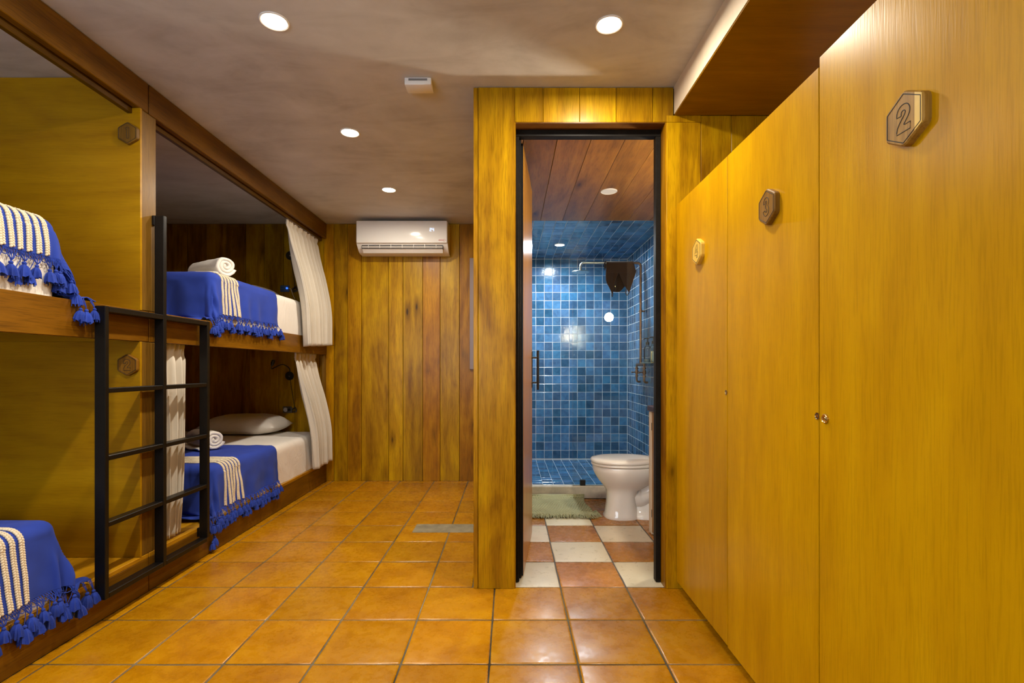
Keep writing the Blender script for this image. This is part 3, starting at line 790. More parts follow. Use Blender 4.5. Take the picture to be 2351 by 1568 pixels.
    while s > -amax+0.01:
        p = surf(s, bmax); lying = p.x < -1.799 and p.z < zplat+0.05 and s < 0
        L_ = 0.036*tsc*rg.uniform(.85, 1.2)
        if lying:
            k_ = Vector((-1.789, p.y+rg.uniform(-.008, .008), min(p.z, zplat+0.012)-L_*0.8))
            lip = Vector((-1.798, p.y, zplat+0.012))
            for f_ in (-0.3, 0.0, 0.3):
                strand(surf(max(-amax, s+f_*sp_), bmax), lip+Vector((0, f_*0.02, 0))); strand(lip+Vector((0, f_*0.02, 0)), k_)
        else:
            k_ = p+fall*L_+Vector((0.004, rg.uniform(-.006, .006), 0)); k_.x = max(k_.x, -1.791 if k_.z < zplat+0.02 else -9)
            mids = []
            for f_ in (-0.5, -0.3, -0.1, 0.1, 0.3, 0.5):
                p2 = surf(max(-amax, min(Ln, s+f_*sp_)), bmax); m_ = p2.lerp(k_, 0.5)+Vector((0.002, (0.35 if abs(f_) < 0.2 else -0.1)*f_*sp_, 0))
                strand(p2, m_, 0.001); strand(m_, k_, 0.001); mids.append(m_)
            for q_ in range(5): strand(mids[q_], surf(max(-amax, min(Ln, s+(-0.5+0.2*(q_+1.5))*sp_)), bmax), 0.0)
            if prev is not None and (prev-mids[-1]).length < 0.05: strand(prev, mids[-1], 0.004)
            prev = mids[0]
        spots = [k_]
        if not lying and rg.random() < 0.55: spots.append(k_+Vector((-0.008, sp_*0.5*rg.choice((-1, 1)), -0.026*tsc)))
        for q_, kk in enumerate(spots):
            if kk.z < zplat+0.03: kk.x = max(kk.x, -1.789)
            if q_: strand(surf(max(-amax, min(Ln, s)), bmax), kk)
            ob = put('tassel', TASS[rg.randrange(4)], o, kk)
            sc_ = 1.08*tsc*rg.uniform(.88, 1.12); ob.scale = (sc_*.98, sc_*.98, sc_*.82)
            ob.rotation_euler = (rg.uniform(-.12, .12), rg.uniform(-.10, .04), rg.uniform(0, 6))
        s -= sp_*rg.uniform(.92, 1.08)
    build(net, 'knotted_net', M_BLUEYARN, o, kind='stuff')
    return o, surf
ST = [0.075+0.0355*k for k in range(6)]
blanket('blue blanket with cream stripes on the upper bunk by the back wall, under a towel', ZU, 3.10, 1, 0.40, 0.29, 0.80, 1.391, [0.05+0.0355*k for k in range(6)], 3)
blanket('blue blanket with cream stripes on the lower bunk by the back wall', ZL, 3.10, 1, 0.40, 0.30, 0.80, 0.191, [0.07+0.0355*k for k in range(6)], 11)
blanket('blue blanket with cream stripes on the upper nearer bunk', ZU, 2.05, -1, 0.46, 0.19, 0.85, 1.391, [0.022+0.0355*k for k in range(7)], 6, 1.1)
blanket('blue blanket with cream stripes on the lower nearer bunk, touching the near ladder foot', ZL, 2.05, -1, 0.42, 0.30, 0.85, 0.191, [0.115+0.0355*k for k in range(6)], 8, 1.1)

# pillows ----------------------------------------------------------
def pillow(label, c, wd, dp, h):
    def f(sgn):
        def g(a, b_):
            u, v = 2*a-1, 2*b_-1
            k = 1-0.10*(u*u*v*v) ; pin = 1+0.06*(abs(u)**6*abs(v)**6)
            x = u*wd/2*(1-0.05*(1-abs(u)**2)*v*v-0.045*v*v*(1 if abs(u) > .0 else 0)*(1-abs(v)**4)); y = v*dp/2*(1-0.07*u*u*(1-u**4))
            hh = ((1-u**4)**0.62)*((1-v**4)**0.62)
            wr = 0.004*mnoise.noise(Vector((x*12, y*12, sgn)))
            return (c[0]+x, c[1]+y, c[2]+h*0.40+sgn*hh*h*(0.60 if sgn > 0 else 0.39)+wr*hh)
        return g
    mb = MB().grid(36, 28, f(1)).grid(36, 28, f(-1))
    bm = bmesh.new(); me = mb.mesh('pillow', M_SHEET, c, fix=False); bm.from_mesh(me)
    bmesh.ops.remove_doubles(bm, verts=bm.verts[:], dist=0.001); bmesh.ops.recalc_face_normals(bm, faces=bm.faces[:]); bm.to_mesh(me); bm.free(); me.shade_smooth()
    return tag(put('pillow', me, None, c), label, 'pillow', 'pillows at the bed heads')
pillow('white pillow at the head of the lower bunk, below the reading lamp', (-2.46, 4.72, ZL+0.004), 0.70, 0.42, 0.180)
pillow('white pillow at the head of the upper bunk, behind the blue blanket', (-2.55, 4.70, ZU+0.004), 0.74, 0.44, 0.17)

# rolled towels ----------------------------------------------------
def towel(label, c, length, R_, rz, seed):
    t = thing('rolled_towel', label, 'towel', c, 'rolled towels on the bunks', rz=rz)
    turns = 2.6; n = 130; th = R_/(turns+0.4)*0.93
    def spiral(k):
        a = k*turns*2*PI; r = 0.006+(R_-th*0.5-0.006)*k
        return a, r
    def ring(x, kx):
        out = []; inn = []
        for i in range(n+1):
            k = i/n; a, r = spiral(k); aa = a+2.2
            wob = 1+0.13*mnoise.noise(Vector((x*7+seed, math.cos(aa)*1.1, math.sin(aa)*1.1)))+0.04*mnoise.noise(Vector((x*24+seed, math.cos(aa)*4, math.sin(aa)*4)))-0.22*max(0, -(x/length)-0.1)**1.2
            e = kx
            out.append((x, (r+th*0.5*e)*wob*math.cos(aa), (r+th*0.5*e)*wob*math.sin(aa)*0.94+R_*0.94))
            inn.append((x, (r-th*0.5*e)*wob*math.cos(aa), (r-th*0.5*e)*wob*math.sin(aa)*0.94+R_*0.94))
        return out+inn[::-1]
    xs = [(-length/2, .55), (-length/2+.006, .9), (-length/2+.016, 1)]+[(-length/2+.016+(length-.032)*i/14, 1) for i in range(1, 14)]+[(length/2-.016, 1), (length/2-.006, .9), (length/2, .55)]
    mb = MB().loft([ring(x, k) for x, k in xs], cap0=False, cap1=False)
    nn = 2*(n+1)
    for base in (0, (len(xs)-1)*nn):
        for i in range(n): mb.f.append((base+i, base+i+1, base+nn-2-i, base+nn-1-i))
    local(mb, 'roll', M_TERRY, t, smooth=70)
    # loose end flap lying under the roll
    fl = MB().grid(14, 8, lambda a, b_: (-length/2+0.01+(length-0.02)*a, -R_*0.15-b_*R_*1.15, 0.012+0.006*math.sin(a*9)*b_+0.010*(1-b_)))
    fo = local(fl, 'loose_end', M_TERRY, t, smooth=180)
    md = fo.modifiers.new('thick', 'SOLIDIFY'); md.thickness = 0.012; md.offset = 0
    return t
towel('rolled white towel on the upper bunk blanket', (-2.03, 3.43, ZU+0.016), 0.36, 0.076, math.radians(-30), 1)
towel('rolled white towel on the lower bunk, beside the blanket edge', (-2.30, 3.80, ZL+0.012), 0.32, 0.082, math.radians(-34), 5)

# curtains ----------------------------------------------------------
def curtain(label, y0t, y1t, y0b, y1b, zt, zb, xt, bulge, pleats, seed, zb_tilt=0.0, flip=1):
    nu, nv = 220, 44
    rg = random.Random(seed); ph = [rg.uniform(0, 6.28) for _ in range(6)]
    def f(a, b_):
        # a along the rail, b from the top down
        y = (y0t+(y1t-y0t)*a)*(1-b_)+(y0b+(y1b-y0b)*a)*b_
        amp = 0.010+0.026*min(1, b_*2.6)
        w_ = a+0.018*math.sin(5*a+ph[0])+0.010*math.sin(11*a+ph[1])+0.004*math.sin(7*b_+ph[2])
        x = amp*math.sin(2*PI*pleats*w_)+0.010*b_*math.sin(2*PI*pleats*0.37*a+ph[3])
        if b_ < 0.06: x = 0.6*x+0.006*math.sin(2*PI*pleats*2.7*a)
        pinch = -0.010*math.exp(-((b_-0.065)/0.02)**2)
        out = bulge*(1-math.cos(PI*min(1, b_*1.25)))/2
        y += 0.010*math.cos(2*PI*pleats*w_)*min(1, b_*3)
        z = zt+(zb-zt)*b_+zb_tilt*(a-0.5)*b_+0.006*math.sin(2*PI*pleats*w_)*b_
        return (xt+x+out+pinch, y, z)
    mb = MB().grid(nu, nv, f)
    o = build(mb, 'curtain', M_CURTAIN, None, smooth=180, origin=(xt, (y0t+y1t)/2, zb))
    md = o.modifiers.new('thick', 'SOLIDIFY'); md.thickness = 0.0025
    tag(o, label, 'curtain', 'cream curtains on the bunks')
    # gathered heading tape
    def h(a, b_):
        p = f(a, 0.012+0.045*b_); return (p[0]-0.005, p[1], p[2])
    tp = build(MB().grid(160, 4, h), 'heading_tape', M_CURTAIN, o, smooth=180)
    md = tp.modifiers.new('thick', 'SOLIDIFY'); md.thickness = 0.003
    return o
curtain('cream curtain gathered at the back-wall end of the upper bunk', 4.22, 4.93, 4.32, 4.925, 2.386, 1.318, XB-0.06, 0.118, 8, 1, 0.03)
curtain('cream curtain gathered at the back-wall end of the lower bunk', 4.38, 4.86, 4.50, 4.90, 1.262, 0.215, XB-0.055, 0.118, 6, 2, 0.01)
curtain('cream curtain behind the black ladder at the foot of the lower bunk', 2.63, 2.90, 2.63, 2.79, 1.262, 0.205, XB-0.055, 0.020, 4, 3)

# ladder ------------------------------------------------------------
t = thing('ladder', 'black square-tube steel ladder fixed to the bunk fronts', 'ladder', (-1.775, 2.56, 0.13))
LX0, LX1 = -1.797, -1.749
lc = 0.0025
posts = [(2.181, 2.203), (2.549, 2.573), (2.918, 2.942)]
build(MB().box(LX0, LX1, *posts[0], 0.113, 1.387, lc), 'stile', M_BLACK, t)
build(MB().box(LX0, LX1, *posts[1], 0.113, 1.888, lc), 'grab_post', M_BLACK, t)
build(MB().box(LX0, LX1, *posts[2], 0.135, 1.387, lc), 'stile', M_BLACK, t)
for a, b_ in ((posts[0][1], posts[1][0]), (posts[1][1], posts[2][0])):
    build(MB().box(LX0, LX1, a, b_, 1.361, 1.386, lc), 'top_rail', M_BLACK, t)
    for z in (1.03, 0.735, 0.445):
        build(MB().box(LX0+.002, LX1-.002, a, b_, z-0.022, z, lc), 'rung', M_BLACK, t)
    build(MB().box(LX0, LX1, a, b_, 0.113, 0.137, lc), 'bottom_rail', M_BLACK, t)
build(MB().box(-1.8115, LX0+.001, posts[1][0], posts[1][1], 1.838, 1.888, lc), 'wall_bracket', M_BLACK, t)
build(MB().box(-1.812, LX0+.001, posts[2][0], posts[2][1], 0.14, 0.19, lc), 'wall_bracket', M_BLACK, t)

# ------------------------------------------------------------------ number plaques
def stroke_outline(cl, hw):
    """closed outline around a centre line of (u, v) points with half width hw"""
    P_ = [Vector(p) for p in cl]; left = []; right = []
    for i, p in enumerate(P_):
        t_ = (P_[min(i+1, len(P_)-1)]-P_[max(i-1, 0)]).normalized(); n_ = Vector((-t_.y, t_.x))
        left.append(p+n_*hw); right.append(p-n_*hw)
    return left+right[::-1]
def arc_pts(cx, cy, r, a0, a1, n=10): return [(cx+r*math.cos(math.radians(a0+(a1-a0)*i/n)), cy+r*math.sin(math.radians(a0+(a1-a0)*i/n))) for i in range(n+1)]
DIG = {
 '1': [[(-.05,-.48),(.13,-.48),(.15,-.44),(.15,.46),(.12,.5),(-.06,.5),(-.16,.42),(-.16,.36),(-.10,.32),(-.05,.34)]],
 '2': [[(-.30,.20)]+arc_pts(0,.21,.30,180,-25,14)+[(.20,-.02),(.02,-.22),(.06,-.24),(.32,-.24),(.32,-.48),(-.30,-.48),(-.30,-.40),(-.27,-.26),(-.18,-.12),(.05,.12)]+arc_pts(0,.20,.095,0,180,6)+[(-.095,.13),(-.14,.13),(-.30,.14)]],
 '3': [[(-.28,.20)]+arc_pts(0,.24,.27,165,-40,12)+arc_pts(0,-.21,.29,45,-165,12)+[(-.29,-.20),(-.10,-.18)]+arc_pts(0,-.21,.09,190,420,8)+[(-.04,-.09),(-.06,.08),(.0,.10)]+arc_pts(0,.24,.08,-70,160,8)+[(-.10,.19)]],
 '4': [[(.06,-.48),(.20,-.48),(.20,-.26),(.30,-.26),(.30,-.08),(.20,-.08),(.20,.5),(.04,.5),(-.30,-.10),(-.30,-.26),(.06,-.26)], [(.06,-.08),(.06,.20),(-.10,-.08)]],
}
def plaque(label, digit, loc, rz, tint=(1,1,1), sap=False, size=0.060, yellow=False):
    t = thing('number_plaque', label, 'plaque', loc, 'hexagonal number plaques', rz=rz)
    hexp = [(size*math.sin(math.radians(60*k)), size*math.cos(math.radians(60*k))) for k in range(6)]
    fn = lambda u, v, d: (u, -d, v)
    # rounded corners
    rp = []
    for i in range(6):
        p, q, s_ = Vector(hexp[i-1]), Vector(hexp[i]), Vector(hexp[(i+1) % 6])
        rp += [tuple(q+(p-q)*0.14), tuple(q+(p-q)*0.04+(s_-q)*0.04), tuple(q+(s_-q)*0.14)]
    local(MB().prism(rp, fn, 0.0, 0.017, 0.003), 'board', M_YELLOWWOOD if yellow else M_PLAQUE, t, tint=tint)
    if sap:
        x0 = size*0.50; x1 = size*0.846
        yy = lambda x: (size*math.cos(0)-abs(x)*math.tan(math.radians(30)))-0.003
        local(MB().prism([(x0, -yy(x0)), (x1-.003, -yy(x1-.003)), (x1-.003, yy(x1-.003)), (x0, yy(x0))], fn, 0.008, 0.0173), 'sapwood_band', M_YELLOWWOOD, t)
    g = MB(); b_ = [(u*0.86, v*0.86) for u, v in hexp]; b_.append(b_[0])
    for i in range(6): g.tube([fn(*b_[i], 0.0169), fn(*b_[i+1], 0.0169)], 0.0011, 6)
    local(g, 'border_groove', M_GROOVE, t)
    g = MB()
    for loop in DIG[digit]:
        lp = [(u*size*0.98, v*size*0.98) for u, v in loop]; lp.append(lp[0])
        g.tube([fn(u, v, 0.0169) for u, v in lp], 0.0011, 6)
    local(g, 'numeral', M_GROOVE, t)
    return t
plaque('hexagonal wooden plaque 1 on the upper bunk panel', '1', (-1.859, 2.468, 2.259), 0, (.62, .56, .35), size=0.056)
plaque('hexagonal wooden plaque 2 on the lower bunk panel', '2', (-1.861, 2.468, 1.132), 0, (.85, .7, .35), size=0.056)
XD = 0.8426
plaque('brown hexagonal plaque 2 with a yellow edge band, on the tallest locker door', '2', (XD, 1.060, 1.642), -PI/2, (1.3, 1.25, 1.2), sap=True)
plaque('dark brown hexagonal plaque 3 on the middle locker door', '3', (XD, 1.628, 1.637), -PI/2, (.85, .75, .5))
plaque('bright yellow hexagonal plaque 4 on the locker door by the bathroom', '4', (XD, 2.238, 1.633), -PI/2, yellow=True)

# ------------------------------------------------------------------ lockers
def locker(label, y0, y1, z0, z1, lock_y, lock_z, proud):
    t = thing('locker', label, 'locker', (1.17, (y0+y1)/2, 0), 'wooden lockers along the wall')
    build(MB().box(XD+0.021, 1.495, y0, y1, 0.06, 1.90, .002), 'carcass', M_LOCKER, t)
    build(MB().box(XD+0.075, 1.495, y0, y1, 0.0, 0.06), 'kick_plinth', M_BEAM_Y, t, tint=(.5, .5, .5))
    d_ = build(MB().box(XD, XD+0.020, y0+.001, y1-.001, z0, z1, .0012), 'door', M_LOCKER, t)
    lk = MB()
    if proud:
        lk.lathe([(0.0125, 0), (0.0125, -0.004), (0.0105, -0.006), (0.0085, -0.0045), (0.0080, -0.002)], (XD, lock_y, lock_z), 'X', 20)
        lk.lathe([(0.0055, 0), (0.0055, -0.004), (0.004, -0.0055), (0.0005, -0.0055)], (XD, lock_y, lock_z), 'X', 12)
    else:
        lk.lathe([(0.0105, 0), (0.0105, -0.0012), (0.0085, -0.0012), (0.0080, -0.0004)], (XD, lock_y, lock_z), 'X', 18)
        lk.lathe([(0.005, 0), (0.005, -0.0008), (0.0005, -0.0010)], (XD, lock_y, lock_z), 'X', 10)
    lo = build(lk, 'lock', M_BRASS, d_, smooth=40, origin=(XD, lock_y, lock_z))
    if not proud: build(MB().lathe([(0.0082, 0), (0.0082, -0.0006), (0.0005, -0.0006)], (XD, lock_y, lock_z+0.001), 'X', 16), 'keyhole', M_GROOVE, d_)
    return t
locker('tall locker with plaque 2 and a raised brass lock', 0.79, 1.376, 0.0355, 1.964, 1.347, 0.983, True)
locker('locker with plaque 3 between lockers 2 and 4', 1.378, 1.957, 0.0355, 1.940, 1.3845, 0.986, False)
locker('locker with plaque 4 next to the bathroom wall', 1.959, 2.551, 0.040, 1.940, 1.968, 1.022, False)

# ------------------------------------------------------------------ ceiling fixtures
def downlight(label, x, y, z, R_, glow, group, lit=True):
    t = thing('downlight', label, 'light', (x, y, z), group)
    mb = MB().lathe([(R_, 0), (R_, -0.004), (R_*0.93, -0.006), (R_*0.86, -0.004), (R_*0.86, 0)], (x, y, z), 'Z', 40)
    build(mb, 'rim', M_WHITEPLASTIC, t, smooth=40)
    build(MB().lathe([(R_*0.86, 0), (R_*0.86, -0.003), (0.0005, -0.003)], (x, y, z), 'Z', 40), 'diffuser', glow, t, smooth=40)
    return t
nm = ['nearest the bunks\' header joint', 'between the other two of the row along the bunks', 'nearest the air conditioner']
lbl = ['lit round ceiling downlight in the row along the bunks, the largest and nearest', 'lit round ceiling downlight in the middle of the row along the bunks', 'lit round ceiling downlight nearest the air conditioner']
for (x, y), l_ in zip(LIGHTS_LEFT, lbl): downlight(l_, x, y, CEIL, 0.058, M_GLOW, 'lit ceiling downlights')
downlight('lit round ceiling downlight in front of the bathroom door', 0.41, 2.09, CEIL, 0.058, M_GLOW, 'lit ceiling downlights')
for (x, y) in LIGHTS_ASSUMED: downlight('lit round ceiling downlight overhead, outside the picture, assumed from the row spacing', x, y, CEIL, 0.058, M_GLOW, 'assumed downlights overhead')
downlight('lit cool-white round downlight in the blue tiled shower ceiling', 0.517, 5.257, BC, 0.055, M_GLOWCOOL, None)
downlight('unlit white round downlight in the brown board bathroom ceiling', 0.717, 3.66, BC, 0.060, M_WHITEPLASTIC, None, False)

# sensor on the ceiling
t = thing('ceiling_sensor', 'small white box sensor fixed to the plaster ceiling', 'sensor', (-0.45, 2.51, CEIL))
build(MB().rbox(-0.517, -0.385, 2.468, 2.552, 2.503, CEIL-0.001, 0.005, 2), 'case', M_WHITEPLASTIC, t, smooth=40)
g = MB()
for k in range(5): g.box(-0.497, -0.405, 2.4665, 2.469, 2.522+0.0022*k, 2.5234+0.0022*k)
build(g, 'vent_slots', M_SHADEPLASTIC, t, kind='stuff')

# air conditioner ------------------------------------------------------
t = thing('air_conditioner', 'white wall-mounted air conditioner on the plank wall', 'air conditioner', (-1.02, 4.98, 2.20))
AX0, AX1 = -1.455, -0.592
prof = [(4.978, 2.506), (4.800, 2.506), (4.786, 2.500), (4.779, 2.485), (4.776, 2.315), (4.790, 2.287), (4.860, 2.232), (4.890, 2.220), (4.978, 2.215)]
mb = MB()
for xa, xb in ((AX0, AX1),):
    n = len(prof)
    mb.loft([[(x, y, z) for y, z in prof] for x in (xa, xa+0.004, xb-0.004, xb)])
build(mb, 'body', M_WHITEPLASTIC, t, smooth=30)
build(MB().rbox(AX0+0.002, AX1-0.002, 4.764, 4.790, 2.296, 2.507, 0.008, 3), 'front_panel', M_WHITEPLASTIC, t, smooth=40)
build(MB().box(AX0+0.045, AX1-0.045, 4.796, 4.85, 2.250, 2.289), 'outlet_slot', M_SLOT, t)
fl = MB().loft([[(x, y, z) for y, z in ((4.786, 2.268), (4.794, 2.272), (4.848, 2.222), (4.840, 2.216))] for x in (AX0+0.05, AX1-0.05)])
build(fl, 'flap', M_WHITEPLASTIC, t)
fl = MB().loft([[(x, y, z) for y, z in ((4.788, 2.286), (4.794, 2.290), (4.815, 2.282), (4.812, 2.277))] for x in (AX0+0.05, AX1-0.05)])
build(fl, 'flap', M_WHITEPLASTIC, t)
for k in range(7):
    x = AX0+0.11+k*(AX1-AX0-0.22)/6
    build(MB().box(x-0.002, x+0.002, 4.788, 4.84, 2.255, 2.290), 'louvre', M_WHITEPLASTIC, t)
# lit figures on the display
def seg_digit(mb, x, z, w_, h_, segs, y):
    th = 0.0028
    S_ = {'a': (0, h_, w_, h_), 'g': (0, h_/2, w_, h_/2), 'd': (0, 0, w_, 0), 'b': (w_, h_/2, w_, h_), 'c': (w_, 0, w_, h_/2), 'f': (0, h_/2, 0, h_), 'e': (0, 0, 0, h_/2)}
    for s_ in segs:
        x0, z0, x1, z1 = S_[s_]
        mb.box(x+x0-th/2, x+x1+th/2, y, y+0.0015, z+z0-th/2, z+z1+th/2)
mb = MB(); seg_digit(mb, -0.757, 2.408, 0.013, 0.026, 'abged', 4.7628); seg_digit(mb, -0.733, 2.408, 0.013, 0.026, 'fgbc', 4.7628)
build(mb, 'display_figures', M_LED, t)
def text(body, size, mat, name, parent, loc, rot, extrude=0.0008, offset=0.0):
    cu = bpy.data.curves.new(name, 'FONT'); cu.body = body; cu.size = size; cu.extrude = extrude; cu.offset = offset
    cu.align_x = 'CENTER'; cu.align_y = 'CENTER'; cu.resolution_u = 3
    o = bpy.data.objects.new(name+'_curve', cu); COL.objects.link(o)
    dg = bpy.context.evaluated_depsgraph_get(); me = bpy.data.meshes.new_from_object(o.evaluated_get(dg))
    bpy.data.objects.remove(o); me.materials.clear(); me.materials.append(mat)
    ob = put(name, me, parent, loc); ob.rotation_euler = rot
    return ob
text('LENNOX', 0.0125, M_RED, 'logo_lettering', t, (-0.650, 4.7632, 2.3215), (PI/2, 0, 0), offset=0.0004)
sw = MB().tube([(-0.624+0.013*math.cos(a), 4.763, 2.3215+0.009*math.sin(a)) for a in [math.radians(x) for x in range(100, -130, -15)]], 0.0011, 5)
build(sw, 'logo_swoosh', M_RED, t)

# ------------------------------------------------------------------ reading lamps and outlets
def smooth_path(pts, n=8):
    out = []; P_ = [Vector(p) for p in pts]
    for i in range(len(P_)-1):
        p0, p1, p2, p3 = P_[max(i-1, 0)], P_[i], P_[i+1], P_[min(i+2, len(P_)-1)]
        for k in range(n):
            u = k/n
            out.append(0.5*((2*p1)+(p2-p0)*u+(2*p0-5*p1+4*p2-p3)*u*u+(3*p1-p0-3*p2+p3)*u*u*u))
    out.append(P_[-1]); return out
YW = 4.9815
def reading_lamp(label, x, z, sx=-1, visible=True):
    t = thing('reading_lamp', label, 'lamp', (x, YW, z), 'reading lamps in the bunks')
    build(MB().lathe([(0.040, 0), (0.042, -0.004), (0.042, -0.014), (0.038, -0.018), (0.0005, -0.018)], (x, YW, z), 'Y', 28), 'wall_disc', M_BLACKPLASTIC, t, smooth=40)
    build(MB().lathe([(0.006, -0.018), (0.006, -0.023), (0.0005, -0.023)], (x+.002, YW, z-.004), 'Y', 12), 'switch', M_NICKEL, t)
    m_ = -sx
    path = smooth_path([(x+.005, YW-.016, z+.03), (x+.005, YW-.03, z+.075), (x-.04*m_, YW-.07, z+.112), (x-.095*m_, YW-.11, z+.085), (x-.118*m_, YW-.135, z+.070), (x-.110*m_, YW-.15, z+.105)], 6)
    build(MB().tube(path, 0.0045, 8), 'gooseneck', M_BLACKPLASTIC, t, smooth=60)
    M_ = Matrix.Rotation(0.35*m_, 3, 'Y')
    hd_ = MB().lathe([(0.007, 0), (0.012, 0.010), (0.0165, 0.028), (0.0165, 0.050), (0.013, 0.058), (0.0005, 0.060)], (0, 0, 0), 'Z', 16)
    q = Vector((x-.110*m_, YW-.15, z+.100)); hd_.v = [tuple(M_ @ Vector(p)+q) for p in hd_.v]
    build(hd_, 'lamp_head', M_BLACKPLASTIC, t, smooth=40)
    cord = smooth_path([(x+.005, YW-.006, z-.04), (x+.018, YW-.008, z-.12), (x+.034, YW-.008, z-.22), (x+.045, YW-.010, z-.30), (x+.035, YW-.02, z-.335)], 6)
    build(MB().tube(cord, 0.0028, 6), 'cord', M_BLACKPLASTIC, t, smooth=60)
    co = []
    for k in range(60):
        a = k*0.33; r = 0.016+0.010*math.sin(k*0.7)
        co.append((x+.048+r*math.cos(a), YW-.012-.006*math.sin(k*.4)-.006, z-.335+1.5*r*math.sin(a)))
    build(MB().tube(co, 0.0026, 5), 'coiled_cord', M_BLACKPLASTIC, t, smooth=60)
    return t
reading_lamp('black gooseneck reading lamp on the lower bunk wall', -2.172, 1.037)
reading_lamp('black gooseneck reading lamp half behind the curtain in the upper bunk', -2.165, 2.223, sx=1)
M_PLATE = plain('dark_plate', (0.12, 0.10, 0.08), 0.4)
M_PLATEB = plain('blue_plate', (0.04, 0.10, 0.22), 0.35)
def outlet(label, x, z, up):
    t = thing('wall_outlet', label, 'outlet', (x, YW, z), 'wall outlets in the bunks')
    build(MB().box(x-0.045, x+0.045, YW-0.008, YW, z-0.032, z+0.032, .003), 'plate', M_PLATEB if up else M_PLATE, t)
    if up:
        build(MB().lathe([(0.010, 0), (0.010, -0.003), (0.0005, -0.003)], (x+0.022, YW-0.008, z+0.004), 'Y', 14), 'blue_light', M_LEDB, t)
        g = MB()
        for sx in (-.030, -.018): g.box(x+sx, x+sx+.003, YW-.0092, YW-.0078, z+.006, z+.018).box(x+sx, x+sx+.003, YW-.0092, YW-.0078, z-.018, z-.006)
        build(g, 'socket_slots', M_GROOVE, t)
        cb = smooth_path([(x+.04, YW-.012, z+.002), (x+.07, YW-.03, z-.01), (x+.085, YW-.02, z-.06), (x+.10, YW-.012, z-.10)], 6)
        build(MB().tube(cb, 0.002, 5), 'charging_cable', M_WHITEPLASTIC, t, smooth=60)
    else:
        build(MB().lathe([(0.021, 0), (0.021, -0.004), (0.019, -0.006), (0.0005, -0.006)], (x-0.016, YW-0.008, z), 'Y', 20), 'round_socket', M_WHITEPLASTIC, t, smooth=40)
        build(MB().box(x+0.012, x+0.036, YW-0.036, YW-0.008, z-0.012, z+0.012, .003), 'plug', M_BLACKPLASTIC, t)
    return t
outlet('dark wall outlet with a white round socket in the lower bunk', -2.195, 0.704, False)
outlet('blue wall outlet with a glowing blue light in the upper bunk', -2.22, 1.897, True)

# ------------------------------------------------------------------ bathroom things
# toilet
t = thing('toilet', 'white porcelain toilet with closed lid on the chequered floor', 'toilet', (1.0, 3.80, 0))
TY = 3.805
def oval(xa, xb, hw, z, n=40, p=2.3, tail=0.0):
    cx, hx = (xa+xb)/2, (xb-xa)/2; out = []
    for k in range(n):
        a = 2*PI*k/n; c_, s_ = math.cos(a), math.sin(a)
        x = cx+hx*math.copysign(abs(c_)**(2/p), c_); y = hw*math.copysign(abs(s_)**(2/p), s_)
        out.append((x, TY+y, z))
    return out
mb = MB()
mb.loft([oval(.706, .960, .120, 0.0, p=2.6), oval(.704, .960, .122, 0.012, p=2.6), oval(.716, .955, .113, .03, p=2.6), oval(.726, .945, .106, .10, p=2.6), oval(.728, .945, .104, .17, p=2.6),
         oval(.722, .965, .106, .205, p=2.5), oval(.700, 1.03, .122, .238, p=2.4), oval(.668, 1.09, .150, .275, p=2.3), oval(.640, 1.12, .172, .318, p=2.25), oval(.624, 1.13, .182, .352, p=2.2), oval(.622, 1.13, .184, .378, p=2.2), oval(.626, 1.13, .181, .388, p=2.2)])
build(mb, 'bowl', M_PORCELAIN, t, smooth=60)
mb = MB().loft([oval(.90, 1.32, .112, 0.0, p=3), oval(.90, 1.32, .112, .018, p=3), oval(.90, 1.31, .085, .035, p=3), oval(.92, 1.30, .060, .06, p=3), oval(.92, 1.30, .056, .20, p=3), oval(.95, 1.30, .075, .28, p=3), oval(1.0, 1.33, .13, .34, p=3), oval(1.02, 1.34, .17, .385, p=3)])
build(mb, 'rear_base', M_PORCELAIN, t, smooth=60)
tp = smooth_path([(.93, TY, .17), (.97, TY, .145), (1.03, TY, .175), (1.09, TY, .24), (1.16, TY, .26), (1.22, TY, .18), (1.24, TY, .03)], 6)
build(MB().tube(tp, 0.079, 18), 'trapway', M_PORCELAIN, t, smooth=60)
mb = MB().loft([oval(.614, 1.10, .182, .392, p=2.15), oval(.610, 1.10, .186, .398, p=2.15), oval(.612, 1.10, .184, .408, p=2.15), oval(.618, 1.10, .180, .411, p=2.15)])
build(mb, 'seat', M_PORCELAIN, t, smooth=60)
mb = MB().loft([oval(.612, 1.09, .183, .4125, p=2.15), oval(.606, 1.09, .189, .420, p=2.15), oval(.607, 1.09, .188, .432, p=2.15), oval(.617, 1.085, .180, .441, p=2.15), oval(.66, 1.06, .14, .4475, p=2.15), oval(.74, 1.0, .07, .450, p=2.15)])
build(mb, 'lid', M_PORCELAIN, t, smooth=60)
build(MB().rbox(1.085, 1.145, TY-.11, TY+.11, .40, .440, .012, 3), 'hinge_bar', M_PORCELAIN, t, smooth=40)
build(MB().rbox(1.165, 1.372, TY-.20, TY+.20, .386, .735, .03, 4), 'tank', M_PORCELAIN, t, smooth=40)
build(MB().rbox(1.155, 1.377, TY-.21, TY+.21, .736, .770, .012, 3), 'tank_lid', M_PORCELAIN, t, smooth=40)

